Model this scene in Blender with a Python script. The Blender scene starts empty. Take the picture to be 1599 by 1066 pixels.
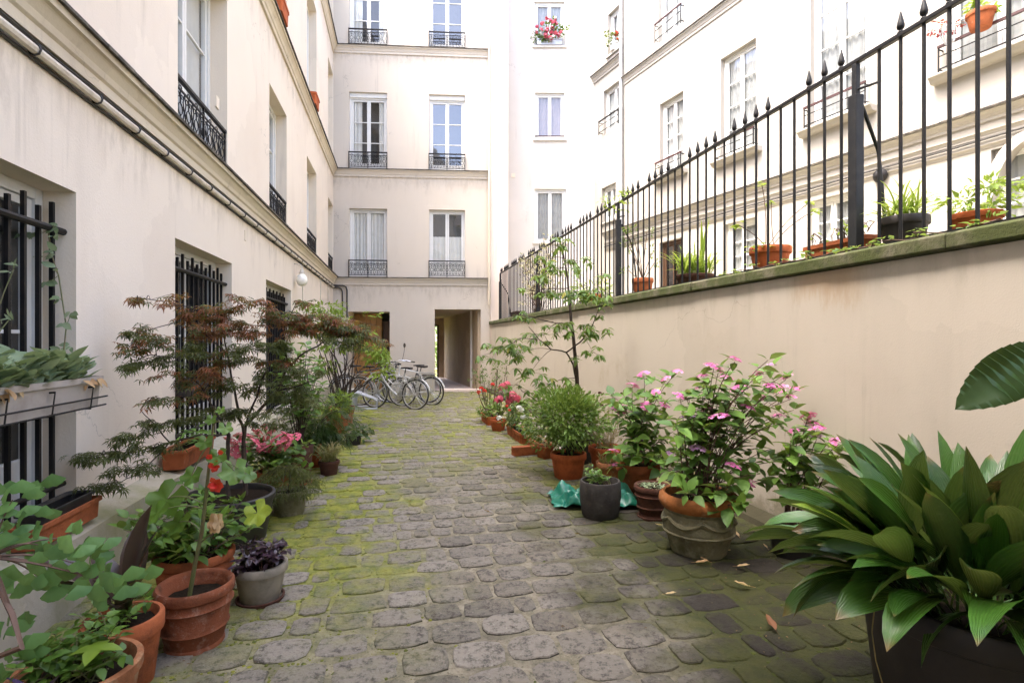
import bpy, math, random
import numpy as np
from math import sin, cos, pi, radians as R_, sqrt, atan2
from mathutils import Vector as V, Matrix

random.seed(7)
SC = bpy.context.scene
COL = SC.collection

# ------------------------------------------------------------------ camera, sky, sun
FPX, CX, CY, EYE = 850.0, 800.0, 533.0, 1.5
cam = bpy.data.cameras.new("Camera")
cam.sensor_width = 36.0
cam.lens = 36.0 * FPX / 1599.0
cam.clip_start = 0.05
cam.clip_end = 600
co = bpy.data.objects.new("Camera", cam)
COL.objects.link(co)
co.location = (0, 0, EYE)
co.rotation_euler = (R_(90), 0, 0)
SC.camera = co

SUN_EL, SUN_AZ = 64.0, 250.0        # azimuth clockwise from +Y
w = bpy.data.worlds.new("World")
SC.world = w
w.use_nodes = True
nt = w.node_tree
bg = nt.nodes["Background"]
sky = nt.nodes.new("ShaderNodeTexSky")
sky.sky_type = 'NISHITA'
sky.sun_disc = False
sky.sun_elevation = R_(SUN_EL)
sky.sun_rotation = R_(SUN_AZ)
sky.air_density = 0.6
sky.dust_density = 4.5
sky.ozone_density = 0.0
nt.links.new(sky.outputs[0], bg.inputs[0])
bg.inputs[1].default_value = 0.15
sl = bpy.data.lights.new("Sun", 'SUN')
sl.energy = 0.5
sl.angle = R_(20)
sl.color = (1.0, 0.95, 0.88)
so = bpy.data.objects.new("Sun", sl)
COL.objects.link(so)
sd = V((sin(R_(SUN_AZ)) * cos(R_(SUN_EL)), cos(R_(SUN_AZ)) * cos(R_(SUN_EL)), sin(R_(SUN_EL))))
so.rotation_euler = sd.to_track_quat('Z', 'Y').to_euler()
so.location = (0, 0, 30)
SC.view_settings.view_transform = 'Standard'
SC.view_settings.look = 'None'
SC.view_settings.exposure = 3.5
SC.view_settings.gamma = 1.0
SC.cycles.max_bounces = 7
SC.cycles.diffuse_bounces = 5
SC.cycles.transparent_max_bounces = 12
SC.cycles.caustics_reflective = False
SC.cycles.caustics_refractive = False
SC.cycles.use_denoising = True

# ------------------------------------------------------------------ materials
def new_mat(name):
    m = bpy.data.materials.new(name)
    m.use_nodes = True
    return m, m.node_tree, m.node_tree.nodes["Principled BSDF"]

def nd(t, kind, **kw):
    n = t.nodes.new(kind)
    for k, v in kw.items():
        if k in n.inputs:
            n.inputs[k].default_value = v
        else:
            setattr(n, k, v)
    return n

def mixc(t, a, b, fac, mode='MIX'):
    n = t.nodes.new("ShaderNodeMix")
    n.data_type = 'RGBA'
    n.blend_type = mode
    for sock, val in ((n.inputs[6], a), (n.inputs[7], b)):
        if hasattr(val, 'is_linked') or hasattr(val, 'links'):
            t.links.new(val, sock)
        else:
            sock.default_value = (*val, 1)
    if hasattr(fac, 'links'):
        t.links.new(fac, n.inputs[0])
    else:
        n.inputs[0].default_value = fac
    return n.outputs[2]

def ramp(t, inp, lo, hi, inv=False):
    n = t.nodes.new("ShaderNodeMapRange")
    n.inputs[1].default_value = lo
    n.inputs[2].default_value = hi
    n.inputs[3].default_value = 1.0 if inv else 0.0
    n.inputs[4].default_value = 0.0 if inv else 1.0
    n.interpolation_type = 'SMOOTHSTEP'
    t.links.new(inp, n.inputs[0])
    return n.outputs[0]

def math_(t, op, a, b=None):
    n = t.nodes.new("ShaderNodeMath")
    n.operation = op
    for i, v in enumerate((a, b)):
        if v is None:
            continue
        if hasattr(v, 'links'):
            t.links.new(v, n.inputs[i])
        else:
            n.inputs[i].default_value = v
    return n.outputs[0]

def noise(t, scale, detail=4, rough=0.55, coord='Position', stretch=None):
    if coord == 'Position':
        src = t.nodes.new("ShaderNodeNewGeometry").outputs['Position']
    else:
        src = t.nodes.new("ShaderNodeTexCoord").outputs['Object']
    if stretch:
        mp = t.nodes.new("ShaderNodeMapping")
        mp.inputs['Scale'].default_value = stretch
        t.links.new(src, mp.inputs[0])
        src = mp.outputs[0]
    n = t.nodes.new("ShaderNodeTexNoise")
    n.inputs['Scale'].default_value = scale
    n.inputs['Detail'].default_value = detail
    n.inputs['Roughness'].default_value = rough
    t.links.new(src, n.inputs['Vector'])
    return n.outputs[0]

def bump(t, b, h, strength, dist=0.01):
    n = t.nodes.new("ShaderNodeBump")
    n.inputs['Strength'].default_value = strength
    n.inputs['Distance'].default_value = dist
    t.links.new(h, n.inputs['Height'])
    t.links.new(n.outputs[0], b.inputs['Normal'])

def stucco(name, c, c2, rough=0.9, streak=0.25, fine=60, bstr=0.35, stain=None, stain_lo=.62, stain_hi=.8):
    m, t, b = new_mat(name)
    base = mixc(t, c, c2, ramp(t, noise(t, 0.55, 5, .6), .35, .7))
    vs = ramp(t, noise(t, 2.2, 4, .6, stretch=(1, 1, .12)), .52, .8)
    d = tuple(x * .80 for x in c2)
    base = mixc(t, base, d, math_(t, 'MULTIPLY', vs, streak))
    sp = ramp(t, noise(t, 14, 6, .7), .56, .8)
    base = mixc(t, base, tuple(x * .78 for x in c), math_(t, 'MULTIPLY', sp, .28))
    gr = math_(t, 'MULTIPLY', ramp(t, noise(t, 5.0, 5, .7, stretch=(1, 1, .05)), .55, .74), ramp(t, noise(t, .8, 4, .6), .42, .62))
    base = mixc(t, base, tuple(x * .62 for x in c2), math_(t, 'MULTIPLY', gr, .55 if streak > .18 else .3))
    # hairline cracks
    ds = t.nodes.new("ShaderNodeVectorMath")
    ds.operation = 'ADD'
    nz = t.nodes.new("ShaderNodeTexNoise")
    nz.inputs['Scale'].default_value = 2.2
    nz.inputs['Detail'].default_value = 6
    gp = t.nodes.new("ShaderNodeNewGeometry").outputs['Position']
    t.links.new(gp, nz.inputs['Vector'])
    t.links.new(gp, ds.inputs[0])
    t.links.new(nz.outputs[1], ds.inputs[1])
    vo = t.nodes.new("ShaderNodeTexVoronoi")
    vo.feature = 'DISTANCE_TO_EDGE'
    vo.inputs['Scale'].default_value = .55
    t.links.new(ds.outputs[0], vo.inputs['Vector'])
    ck = math_(t, 'MULTIPLY', ramp(t, vo.outputs['Distance'], .0035, .0008), ramp(t, noise(t, .7, 3, .6), .50, .60))
    base = mixc(t, base, tuple(x * .45 for x in c), math_(t, 'MULTIPLY', ck, .55))
    # repaired patches, a little paler
    vp = t.nodes.new("ShaderNodeTexVoronoi")
    vp.inputs['Scale'].default_value = .8
    t.links.new(ds.outputs[0], vp.inputs['Vector'])
    sv = t.nodes.new("ShaderNodeSeparateColor")
    t.links.new(vp.outputs['Color'], sv.inputs[0])
    base = mixc(t, base, tuple(min(.8, x * 1.05) for x in c), math_(t, 'MULTIPLY', ramp(t, sv.outputs[0], .78, .80), .5))
    if stain:
        base = mixc(t, base, stain, math_(t, 'MULTIPLY', ramp(t, noise(t, 1.1, 7, .68), stain_lo, stain_hi), .6))
    t.links.new(base, b.inputs['Base Color'])
    b.inputs['Roughness'].default_value = rough
    b.inputs['Specular IOR Level'].default_value = .2
    bump(t, b, noise(t, fine, 6, .65), bstr, .006)
    return m

def plain(name, c, rough=.5, metal=0, spec=.5, var=.18, scale=9, bstr=.12, bscale=60, c2=None, lo=.4, hi=.75):
    m, t, b = new_mat(name)
    c2 = c2 or tuple(x * (1 - var) for x in c)
    t.links.new(mixc(t, c, c2, ramp(t, noise(t, scale, 6, .65), lo, hi)), b.inputs['Base Color'])
    b.inputs['Roughness'].default_value = rough
    b.inputs['Metallic'].default_value = metal
    b.inputs['Specular IOR Level'].default_value = spec
    if bstr:
        bump(t, b, noise(t, bscale, 5, .6), bstr, .004)
    return m

def leafmat(name, ca, cb, cc=None, rough=.45, trans=.28, spec=.4, veins=None):
    """colour picked per leaf from the face attribute var (0..1)"""
    m, t, b = new_mat(name)
    a = t.nodes.new("ShaderNodeAttribute")
    a.attribute_name = 'var'
    cr = t.nodes.new("ShaderNodeValToRGB")
    cr.color_ramp.elements[0].color = (*ca, 1)
    cr.color_ramp.elements[1].color = (*cb, 1)
    if cc:
        e = cr.color_ramp.elements.new(.88)
        e.color = (*cb, 1)
        cr.color_ramp.elements[-1].color = (*cc, 1)
        cr.color_ramp.elements[-1].position = 1.0
    t.links.new(a.outputs['Fac'], cr.inputs[0])
    c = cr.outputs[0]
    c = mixc(t, c, tuple(x * .6 for x in cb), math_(t, 'MULTIPLY', ramp(t, noise(t, 70, 4, .6), .45, .75), .35))
    t.links.new(c, b.inputs['Base Color'])
    b.inputs['Roughness'].default_value = rough
    b.inputs['Specular IOR Level'].default_value = spec
    tr = t.nodes.new("ShaderNodeBsdfTranslucent")
    bright = mixc(t, c, (.55, .62, .12), .35)
    t.links.new(bright, tr.inputs[0])
    mx = t.nodes.new("ShaderNodeMixShader")
    mx.inputs[0].default_value = trans
    t.links.new(b.outputs[0], mx.inputs[1])
    t.links.new(tr.outputs[0], mx.inputs[2])
    t.links.new(mx.outputs[0], t.nodes["Material Output"].inputs[0])
    return m

def glassmat(name, tint=(.90, .92, .92), refl=.0):
    m, t, b = new_mat(name)
    gl = t.nodes.new("ShaderNodeBsdfGlossy")
    gl.inputs['Roughness'].default_value = .015
    gl.inputs[0].default_value = (.95, .97, 1, 1)
    tp = t.nodes.new("ShaderNodeBsdfTransparent")
    tp.inputs[0].default_value = (*tint, 1)
    fr = t.nodes.new("ShaderNodeFresnel")
    fr.inputs[0].default_value = 1.6
    f = math_(t, 'ADD', math_(t, 'MULTIPLY', fr.outputs[0], 1.3), refl)
    bf = t.nodes.new("ShaderNodeNewGeometry").outputs['Backfacing']
    f = math_(t, 'ADD', math_(t, 'MULTIPLY', f, math_(t, 'SUBTRACT', 1.0, bf)), math_(t, 'MULTIPLY', bf, .06))
    nz = noise(t, 3.0, 2, .5)
    bp = t.nodes.new("ShaderNodeBump")
    bp.inputs['Strength'].default_value = .12
    bp.inputs['Distance'].default_value = .01
    t.links.new(nz, bp.inputs['Height'])
    t.links.new(bp.outputs[0], gl.inputs['Normal'])
    mx = t.nodes.new("ShaderNodeMixShader")
    t.links.new(f, mx.inputs[0])
    t.links.new(tp.outputs[0], mx.inputs[1])
    t.links.new(gl.outputs[0], mx.inputs[2])
    t.links.new(mx.outputs[0], t.nodes["Material Output"].inputs[0])
    return m

M = {}
M['wall'] = stucco('cream_stucco', (.745, .668, .565), (.70, .615, .515), streak=.26)
M['wall_facade'] = stucco('facade_stucco', (.58, .515, .43), (.59, .53, .45), streak=.25)
M['wall_white'] = stucco('white_stucco', (.60, .57, .53), (.57, .54, .49), streak=.2)
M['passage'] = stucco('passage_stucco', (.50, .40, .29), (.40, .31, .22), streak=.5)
M['wall_terrace'] = stucco('terrace_house_stucco', (.37, .35, .315), (.345, .325, .29), streak=.35)
M['pilaster'] = stucco('pink_stone', (.74, .62, .54), (.68, .58, .50), streak=.3, bstr=.6, fine=25)
M['garden'] = stucco('retaining_stucco', (.495, .442, .372), (.45, .398, .328), streak=.35, fine=110, bstr=.22, stain=(.36, .29, .2), stain_lo=.58, stain_hi=.8)
M['plinth'] = stucco('plinth_cement', (.40, .36, .28), (.33, .30, .22), streak=.6, fine=30, bstr=.8, stain=(.17, .19, .05), stain_lo=.48, stain_hi=.68)
M['cornice'] = stucco('cornice_stone', (.60, .54, .43), (.54, .47, .37), streak=.5, fine=40, stain=(.3, .24, .15), stain_lo=.66, stain_hi=.85)
M['flash'] = plain('zinc_flashing', (.035, .03, .025), .7, 0, .3, c2=(.16, .14, .11))
M['reveal'] = stucco('reveal_stucco', (.74, .655, .53), (.69, .60, .48), streak=.3)
M['white'] = plain('white_paint', (.68, .68, .655), .45, var=.06, bstr=.05)
M['iron'] = plain('black_iron', (.006, .006, .0065), .55, 0, .3, c2=(.016, .012, .010), scale=20)
M['iron_grey'] = plain('grey_iron', (.012, .0125, .014), .6, 0, .3, c2=(.022, .022, .022))
M['redpaint'] = plain('oxblood_paint', (.045, .012, .012), .5)
M['glass'] = glassmat('window_glass')
M['glass_sky'] = glassmat('mirror_glass', refl=.07)
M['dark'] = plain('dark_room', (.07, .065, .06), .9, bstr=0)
M['curtain'] = plain('net_curtain', (.62, .61, .58), .9, var=.12, scale=4, bstr=0)
M['curtain_grey'] = plain('grey_net_curtain', (.30, .305, .30), .9, var=.25, scale=3, bstr=0)
M['curtain_mauve'] = plain('mauve_curtain', (.30, .27, .30), .9, var=.12, scale=4, bstr=0)
M['zinc'] = plain('zinc', (.42, .43, .44), .45, .4, .5)
M['pipe'] = plain('painted_pipe', (.62, .57, .48), .5, c2=(.42, .37, .29))
M['cable'] = plain('cable', (.03, .027, .024), .6)
M['wood'] = plain('varnished_wood', (.42, .21, .06), .45, c2=(.30, .14, .035))
M['wood_dark'] = plain('dark_wood', (.07, .035, .018), .5)
M['soil'] = plain('soil', (.020, .014, .009), 1.0, 0, .05, c2=(.008, .006, .004), scale=40, bstr=1.0, bscale=90)
M['globe'] = plain('opal_globe', (.85, .82, .72), .25, bstr=0)

# drip streaks and one rusty run-off below the coping of the retaining wall
def drips(m, x0, x1):
    t = m.node_tree
    b = t.nodes["Principled BSDF"]
    cur = b.inputs['Base Color'].links[0].from_socket
    tc = t.nodes.new("ShaderNodeTexCoord").outputs['Object']
    sp = t.nodes.new("ShaderNodeSeparateXYZ")
    t.links.new(tc, sp.inputs[0])
    z, x = sp.outputs[2], sp.outputs[0]
    n1 = noise(t, 2.4, 6, .7, 'Object', (1, 1, .06))
    n2 = noise(t, 6, 6, .7, 'Object', (1, 1, .25))
    top = ramp(t, math_(t, 'ADD', z, math_(t, 'MULTIPLY', n1, 1.6)), 2.35, 2.95)
    cur = mixc(t, cur, (.20, .17, .12), math_(t, 'MULTIPLY', math_(t, 'MULTIPLY', top, ramp(t, n2, .42, .68)), .30))
    inx = math_(t, 'MULTIPLY', ramp(t, x, x0 - .25, x0), ramp(t, x, x1 + .25, x1))
    run = math_(t, 'MULTIPLY', inx, ramp(t, math_(t, 'ADD', z, math_(t, 'MULTIPLY', n2, .5)), 1.98, 2.16))
    cur = mixc(t, cur, (.36, .20, .07), math_(t, 'MULTIPLY', run, .42))
    low = ramp(t, math_(t, 'ADD', z, math_(t, 'MULTIPLY', noise(t, 3, 7, .75, 'Object'), -1.2)), -.28, -.55)
    cur = mixc(t, cur, (.13, .12, .06), math_(t, 'MULTIPLY', low, .6))
    t.links.new(cur, b.inputs['Base Color'])
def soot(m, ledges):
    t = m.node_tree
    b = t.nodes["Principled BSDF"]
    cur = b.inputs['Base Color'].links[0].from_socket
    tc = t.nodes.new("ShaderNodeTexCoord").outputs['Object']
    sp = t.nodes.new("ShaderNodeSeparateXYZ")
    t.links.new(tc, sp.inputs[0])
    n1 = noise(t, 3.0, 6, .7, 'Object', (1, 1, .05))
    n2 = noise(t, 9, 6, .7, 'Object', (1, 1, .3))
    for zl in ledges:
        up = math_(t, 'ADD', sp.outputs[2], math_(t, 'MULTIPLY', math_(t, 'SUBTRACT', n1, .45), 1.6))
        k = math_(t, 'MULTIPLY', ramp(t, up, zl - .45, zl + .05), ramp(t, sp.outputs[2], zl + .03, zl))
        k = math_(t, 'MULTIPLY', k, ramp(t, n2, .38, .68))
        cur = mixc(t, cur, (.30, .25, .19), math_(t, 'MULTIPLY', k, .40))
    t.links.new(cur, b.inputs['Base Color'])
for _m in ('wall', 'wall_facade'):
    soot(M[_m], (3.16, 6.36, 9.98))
# moss covered coping
m, t, b = new_mat('mossy_coping')
c = mixc(t, (.15, .135, .085), (.062, .075, .016), ramp(t, noise(t, 3.5, 6, .65), .30, .55))
c = mixc(t, c, (.04, .045, .02), math_(t, 'MULTIPLY', ramp(t, noise(t, 22, 5, .7), .5, .7), .6))
t.links.new(c, b.inputs['Base Color'])
b.inputs['Roughness'].default_value = .95
bump(t, b, noise(t, 50, 6, .7), .8, .01)
M['coping'] = m

# ------------------------------------------------------------------ mesh builder
class MB:
    def __init__(s):
        s.v, s.f, s.t, s.m = [], [], [], []

    def add(s, vs, fs, var=0.0, mi=0, X=None):
        o = len(s.v)
        s.v.extend([tuple(X @ V(p)) for p in vs] if X is not None else [tuple(p) for p in vs])
        s.f.extend([tuple(i + o for i in f) for f in fs])
        s.t.extend([var] * len(fs))
        s.m.extend([mi] * len(fs))

    def quad(s, a, b, c, d, mi=0):
        s.add([a, b, c, d], [(0, 1, 2, 3)], mi=mi)

    def box(s, x0, x1, y0, y1, z0, z1, X=None, mi=0, var=0.0):
        s.add([(x0, y0, z0), (x1, y0, z0), (x1, y1, z0), (x0, y1, z0), (x0, y0, z1), (x1, y0, z1), (x1, y1, z1), (x0, y1, z1)],
              [(0, 3, 2, 1), (4, 5, 6, 7), (0, 1, 5, 4), (1, 2, 6, 5), (2, 3, 7, 6), (3, 0, 4, 7)], X=X, mi=mi, var=var)

    def tube(s, pts, r, n=6, cap=True, mi=0, var=0.0, closed=False):
        pts = [V(p) for p in pts]
        k = len(pts)
        if k < 2:
            return
        rs = r if isinstance(r, (list, tuple)) else [r] * k
        tang = []
        for i in range(k):
            if closed:
                d = pts[(i + 1) % k] - pts[i - 1]
            else:
                d = pts[min(i + 1, k - 1)] - pts[max(i - 1, 0)]
            tang.append(d.normalized() if d.length > 1e-9 else V((0, 0, 1)))
        up = V((0, 0, 1)) if abs(tang[0].z) < .9 else V((1, 0, 0))
        a = tang[0].cross(up).normalized()
        vs, fs = [], []
        for i in range(k):
            a = (a - tang[i] * a.dot(tang[i]))
            a = a.normalized() if a.length > 1e-6 else tang[i].orthogonal().normalized()
            b = tang[i].cross(a)
            for j in range(n):
                th = 2 * pi * j / n
                vs.append(pts[i] + (a * cos(th) + b * sin(th)) * rs[i])
        segs = k if closed else k - 1
        for i in range(segs):
            i2 = (i + 1) % k
            for j in range(n):
                j2 = (j + 1) % n
                fs.append((i * n + j, i * n + j2, i2 * n + j2, i2 * n + j))
        if cap and not closed:
            fs.append(tuple(range(n - 1, -1, -1)))
            fs.append(tuple((k - 1) * n + j for j in range(n)))
        s.add(vs, fs, var=var, mi=mi)

    def lathe(s, prof, n=32, c=(0, 0, 0), wob=0.0, mi=0, sx=1.0, sy=1.0, cap0=True, cap1=False, X=None):
        vs, fs = [], []
        ph = random.random() * 6
        for (r, z) in prof:
            for j in range(n):
                th = 2 * pi * j / n
                q = 1 + wob * (sin(2 * th + ph) * .6 + sin(3 * th + ph * 2 + z * 9) * .4)
                vs.append((c[0] + r * cos(th) * sx * q, c[1] + r * sin(th) * sy * q, c[2] + z))
        for i in range(len(prof) - 1):
            for j in range(n):
                j2 = (j + 1) % n
                fs.append((i * n + j, i * n + j2, (i + 1) * n + j2, (i + 1) * n + j))
        if cap0:
            fs.append(tuple(range(n - 1, -1, -1)))
        if cap1:
            fs.append(tuple((len(prof) - 1) * n + j for j in range(n)))
        s.add(vs, fs, mi=mi, X=X)

    def prism(s, prof, x0, x1, mi=0, ends=True):
        """profile of (y,z) swept along x"""
        n = len(prof)
        vs = [(x0, y, z) for y, z in prof] + [(x1, y, z) for y, z in prof]
        fs = [(i, (i + 1) % n, n + (i + 1) % n, n + i) for i in range(n)]
        if ends:
            fs += [tuple(range(n - 1, -1, -1)), tuple(range(n, 2 * n))]
        s.add(vs, fs, mi=mi)

    def build(s, name, mat, parent=None, smooth=False, bevel=0.0, loc=None):
        me = bpy.data.meshes.new(name)
        me.from_pydata(s.v, [], s.f)
        mats = mat if isinstance(mat, (list, tuple)) else [mat]
        for mm in mats:
            me.materials.append(mm)
        if len(mats) > 1:
            me.polygons.foreach_set('material_index', s.m)
        if any(s.t):
            at = me.attributes.new('var', 'FLOAT', 'FACE')
            at.data.foreach_set('value', s.t)
        if smooth:
            me.polygons.foreach_set('use_smooth', [True] * len(s.f))
            try:
                me.set_sharp_from_angle(angle=R_(42))
            except Exception:
                pass
        me.update()
        o = bpy.data.objects.new(name, me)
        COL.objects.link(o)
        if parent:
            o.parent = parent
        if loc is not None:
            o.location = loc
        if bevel:
            bv = o.modifiers.new('bevel', 'BEVEL')
            bv.width = bevel
            bv.segments = 2
            bv.limit_method = 'ANGLE'
        return o

def tag(o, label=None, cat=None, group=None, kind=None):
    if label: o['label'] = label
    if cat: o['category'] = cat
    if group: o['group'] = group
    if kind: o['kind'] = kind
    return o

def thing(name, label, cat, loc=(0, 0, 0), rz=0.0, group=None):
    o = bpy.data.objects.new(name, None)
    o.empty_display_size = .1
    COL.objects.link(o)
    o.location = loc
    o.rotation_euler = (0, 0, rz)
    return tag(o, label, cat, group)

def copy_tree(o, parent=None):
    c = o.copy()
    COL.objects.link(c)
    if parent:
        c.parent = parent
    for ch in list(o.children):
        copy_tree(ch, c)
    return c

# ground point under a picture coordinate, used while measuring the site
def G(px, py):
    Y = EYE * FPX / (py - CY)
    return V(((px - CX) / FPX * Y, Y, 0))

class Frame:
    """vertical wall plane: x runs along it, y goes into it, z up"""
    def __init__(s, ox, oy, dx, dy):
        l = sqrt(dx * dx + dy * dy)
        s.o, s.d = (ox, oy), (dx / l, dy / l)
        s.n = (-s.d[1], s.d[0])
        s.rz = atan2(s.d[1], s.d[0])

    def s(s_, px, off=0.0):
        k = (px - CX) / FPX
        bx, by = s_.o[0] + off * s_.n[0], s_.o[1] + off * s_.n[1]
        return (k * by - bx) / (s_.d[0] - k * s_.d[1])

    def z(s_, px, py, off=0.0):
        q = s_.s(px, off)
        Y = s_.o[1] + off * s_.n[1] + q * s_.d[1]
        return EYE + (CY - py) / FPX * Y

    def at(s_, x, y, z):
        return V((s_.o[0] + s_.d[0] * x + s_.n[0] * y, s_.o[1] + s_.d[1] * x + s_.n[1] * y, z))

FL = Frame(-2.04, 0, -.201, 1)
FB = Frame(-5.256, 16.0, 1, .07)
FR = Frame(2.62, 17.1, .4035, -.915)
FW = Frame(-.80, 17.0, .232, -1)

def place(o, fr):
    o.location = (fr.o[0], fr.o[1], 0)
    o.rotation_euler = (0, 0, fr.rz)
    return o

def wall_open(mb, x0, x1, z0, z1, ops, depth, mi=0, mr=1):
    xs = sorted({x0, x1, *[o[0] for o in ops], *[o[1] for o in ops]})
    zs = sorted({z0, z1, *[o[2] for o in ops], *[o[3] for o in ops]})
    xs = [x for x in xs if x0 <= x <= x1]
    zs = [z for z in zs if z0 <= z <= z1]
    for i in range(len(xs) - 1):
        for j in range(len(zs) - 1):
            cx, cz = (xs[i] + xs[i + 1]) / 2, (zs[j] + zs[j + 1]) / 2
            if any(a < cx < b and c < cz < d for a, b, c, d in ops):
                continue
            mb.quad((xs[i], 0, zs[j]), (xs[i + 1], 0, zs[j]), (xs[i + 1], 0, zs[j + 1]), (xs[i], 0, zs[j + 1]), mi)
    for a, b, c, d in ops:
        mb.quad((a, 0, c), (a, 0, d), (a, depth, d), (a, depth, c), mr)
        mb.quad((b, 0, d), (b, 0, c), (b, depth, c), (b, depth, d), mr)
        mb.quad((a, 0, d), (b, 0, d), (b, depth, d), (a, depth, d), mr)
        if c > z0:
            mb.quad((a, 0, c), (a, depth, c), (b, depth, c), (b, 0, c), mr)
# ------------------------------------------------------------------ windows, railings, cornices
def curtain_mb(a, b, c, d, y, amp=.015, pitch=.09):
    mb = MB()
    n = max(6, int((b - a) / pitch * 4))
    vs, fs = [], []
    ph = random.random() * 6
    for i in range(n + 1):
        x = a + (b - a) * i / n
        q = (x - a) / pitch * 2 * pi
        yy = y + amp * sin(q + ph + sin(q * .23) * 1.3)
        vs += [(x, yy, c), (x + random.uniform(-.004, .004), yy + random.uniform(-.004, .004), d)]
    for i in range(n):
        fs.append((2 * i, 2 * i + 2, 2 * i + 3, 2 * i + 1))
    mb.add(vs, fs)
    return mb

def make_window(bld, a, b, c, d, y, rows=3, kick=0.0, cur=None, glass='glass', fw=.055, name='window', leaves=2, fmat='white', lintel=0.0, cmat='curtain', transom=0.0):
    mb = MB()
    top = d - lintel
    mb.box(a, a + fw, y - .03, y + .05, c, d)
    mb.box(b - fw, b, y - .03, y + .05, c, d)
    mb.box(a + fw, b - fw, y - .03, y + .05, top - fw, d)
    mb.box(a + fw, b - fw, y - .03, y + .05, c, c + fw)
    if lintel:
        mb.box(a + .005, b - .005, y - .07, y - .031, top - .01, d - .003)
    win = mb.build(name, M[fmat], bld, bevel=.004)
    ia, ib, ic, id_ = a + fw, b - fw, c + fw, top - fw
    wl = (ib - ia) / leaves
    sw = .05
    for k in range(leaves):
        x0, x1 = ia + wl * k + .003, ia + wl * (k + 1) - .003
        s = MB()
        yy0, yy1 = y - .012, y + .03
        s.box(x0, x0 + sw, yy0, yy1, ic + .004, id_ - .004)
        s.box(x1 - sw, x1, yy0, yy1, ic + .004, id_ - .004)
        s.box(x0 + sw, x1 - sw, yy0, yy1, id_ - .004 - sw, id_ - .004)
        kz = ic + .004 + max(sw, kick)
        s.box(x0 + sw, x1 - sw, yy0, yy1, ic + .004, kz)
        for r in range(1, rows):
            z = kz + (id_ - sw - kz) * r / rows
            s.box(x0 + sw, x1 - sw, yy0 + .006, yy1 - .006, z - .011, z + .011)
        sash = s.build('sash', M[fmat], win, bevel=.003)
        g = MB()
        yg = y + .012
        g.quad((x0 + sw, yg, kz), (x1 - sw, yg, kz), (x1 - sw, yg, id_ - sw), (x0 + sw, yg, id_ - sw))
        g.build('pane', M[glass], win)
        if cur == 'net':
            curtain_mb(x0 + .02, x1 - .02, ic, id_, y + .055).build('curtain', M[cmat], win, smooth=True)
        elif cur == 'side':
            q0, q1 = (x0, x0 + .6 * (x1 - x0)) if k == 0 else (x1 - .42 * (x1 - x0), x1)
            curtain_mb(q0, q1, ic, id_, y + .055).build('curtain', M[cmat], win, smooth=True)
        elif cur == 'half':
            curtain_mb(x0 + .02, x1 - .02, ic, ic + (id_ - ic) * .62, y + .055).build('curtain', M[cmat], win, smooth=True)
        elif cur == 'one' and k == 0:
            curtain_mb(x0 + .02, x1 - .02, ic, ic + (id_ - ic) * .58, y + .055).build('curtain', M[cmat], win, smooth=True)
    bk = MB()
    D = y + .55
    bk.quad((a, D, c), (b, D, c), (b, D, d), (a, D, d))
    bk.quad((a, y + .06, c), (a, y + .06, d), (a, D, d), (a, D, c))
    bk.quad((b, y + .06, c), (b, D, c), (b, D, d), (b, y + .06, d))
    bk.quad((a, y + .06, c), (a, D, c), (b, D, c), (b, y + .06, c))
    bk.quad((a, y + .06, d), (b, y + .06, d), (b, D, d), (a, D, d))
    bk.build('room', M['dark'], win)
    return win

def scroll_railing(bld, a, b, z0, h, y=-.03):
    """cast iron window guard: rings, diamonds and small scrolls between two bars"""
    mb = MB()
    mb.box(a, b, y - .02, y + .02, z0 + h - .03, z0 + h)
    mb.box(a, b, y - .008, y + .008, z0 + .05, z0 + .066)
    mb.box(a, b, y - .008, y + .008, z0 + h - .115, z0 + h - .1)
    for x in (a + .01, (a + b) / 2, b - .01):
        mb.box(x - .009, x + .009, y - .009, y + .009, z0, z0 + h - .03)
    zb, zt = z0 + .066, z0 + h - .115
    n = max(4, int(round((b - a) / .19)))
    wd = (b - a) / n
    zc, hh = (zb + zt) / 2, (zt - zb) / 2
    for i in range(n):
        xc = a + wd * (i + .5)
        r = min(wd, 2 * hh) * .27
        mb.tube([(xc + r * cos(k * pi / 5), y, zc + r * sin(k * pi / 5)) for k in range(10)], .006, 4, closed=True)
        for sx in (-1, 1):
            mb.tube([(xc + sx * wd * .5, y, zb), (xc + sx * wd * .33, y, zb + hh * .5), (xc + sx * wd * .46, y, zc), (xc + sx * wd * .33, y, zt - hh * .5), (xc + sx * wd * .5, y, zt)], .006, 4)
            for sz in (-1, 1):
                q = [(xc + sx * (wd * .2 + .035 * cos(th) * (1 - th / 9)), y, zc + sz * (hh * .68 + .035 * sin(th) * (1 - th / 9))) for th in [0, 1, 2, 3, 4, 5]]
                mb.tube(q, .005, 4)
        mb.tube([(xc, y, zb), (xc, y, zc - r)], .006, 4)
        mb.tube([(xc, y, zc + r), (xc, y, zt)], .006, 4)
        mb.tube([(xc + .03 * cos(k * pi / 4), y, zt + .026 + .022 * sin(k * pi / 4)) for k in range(8)], .005, 4, closed=True)
    return mb.build('balcony_railing', M['iron'], bld)

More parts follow.
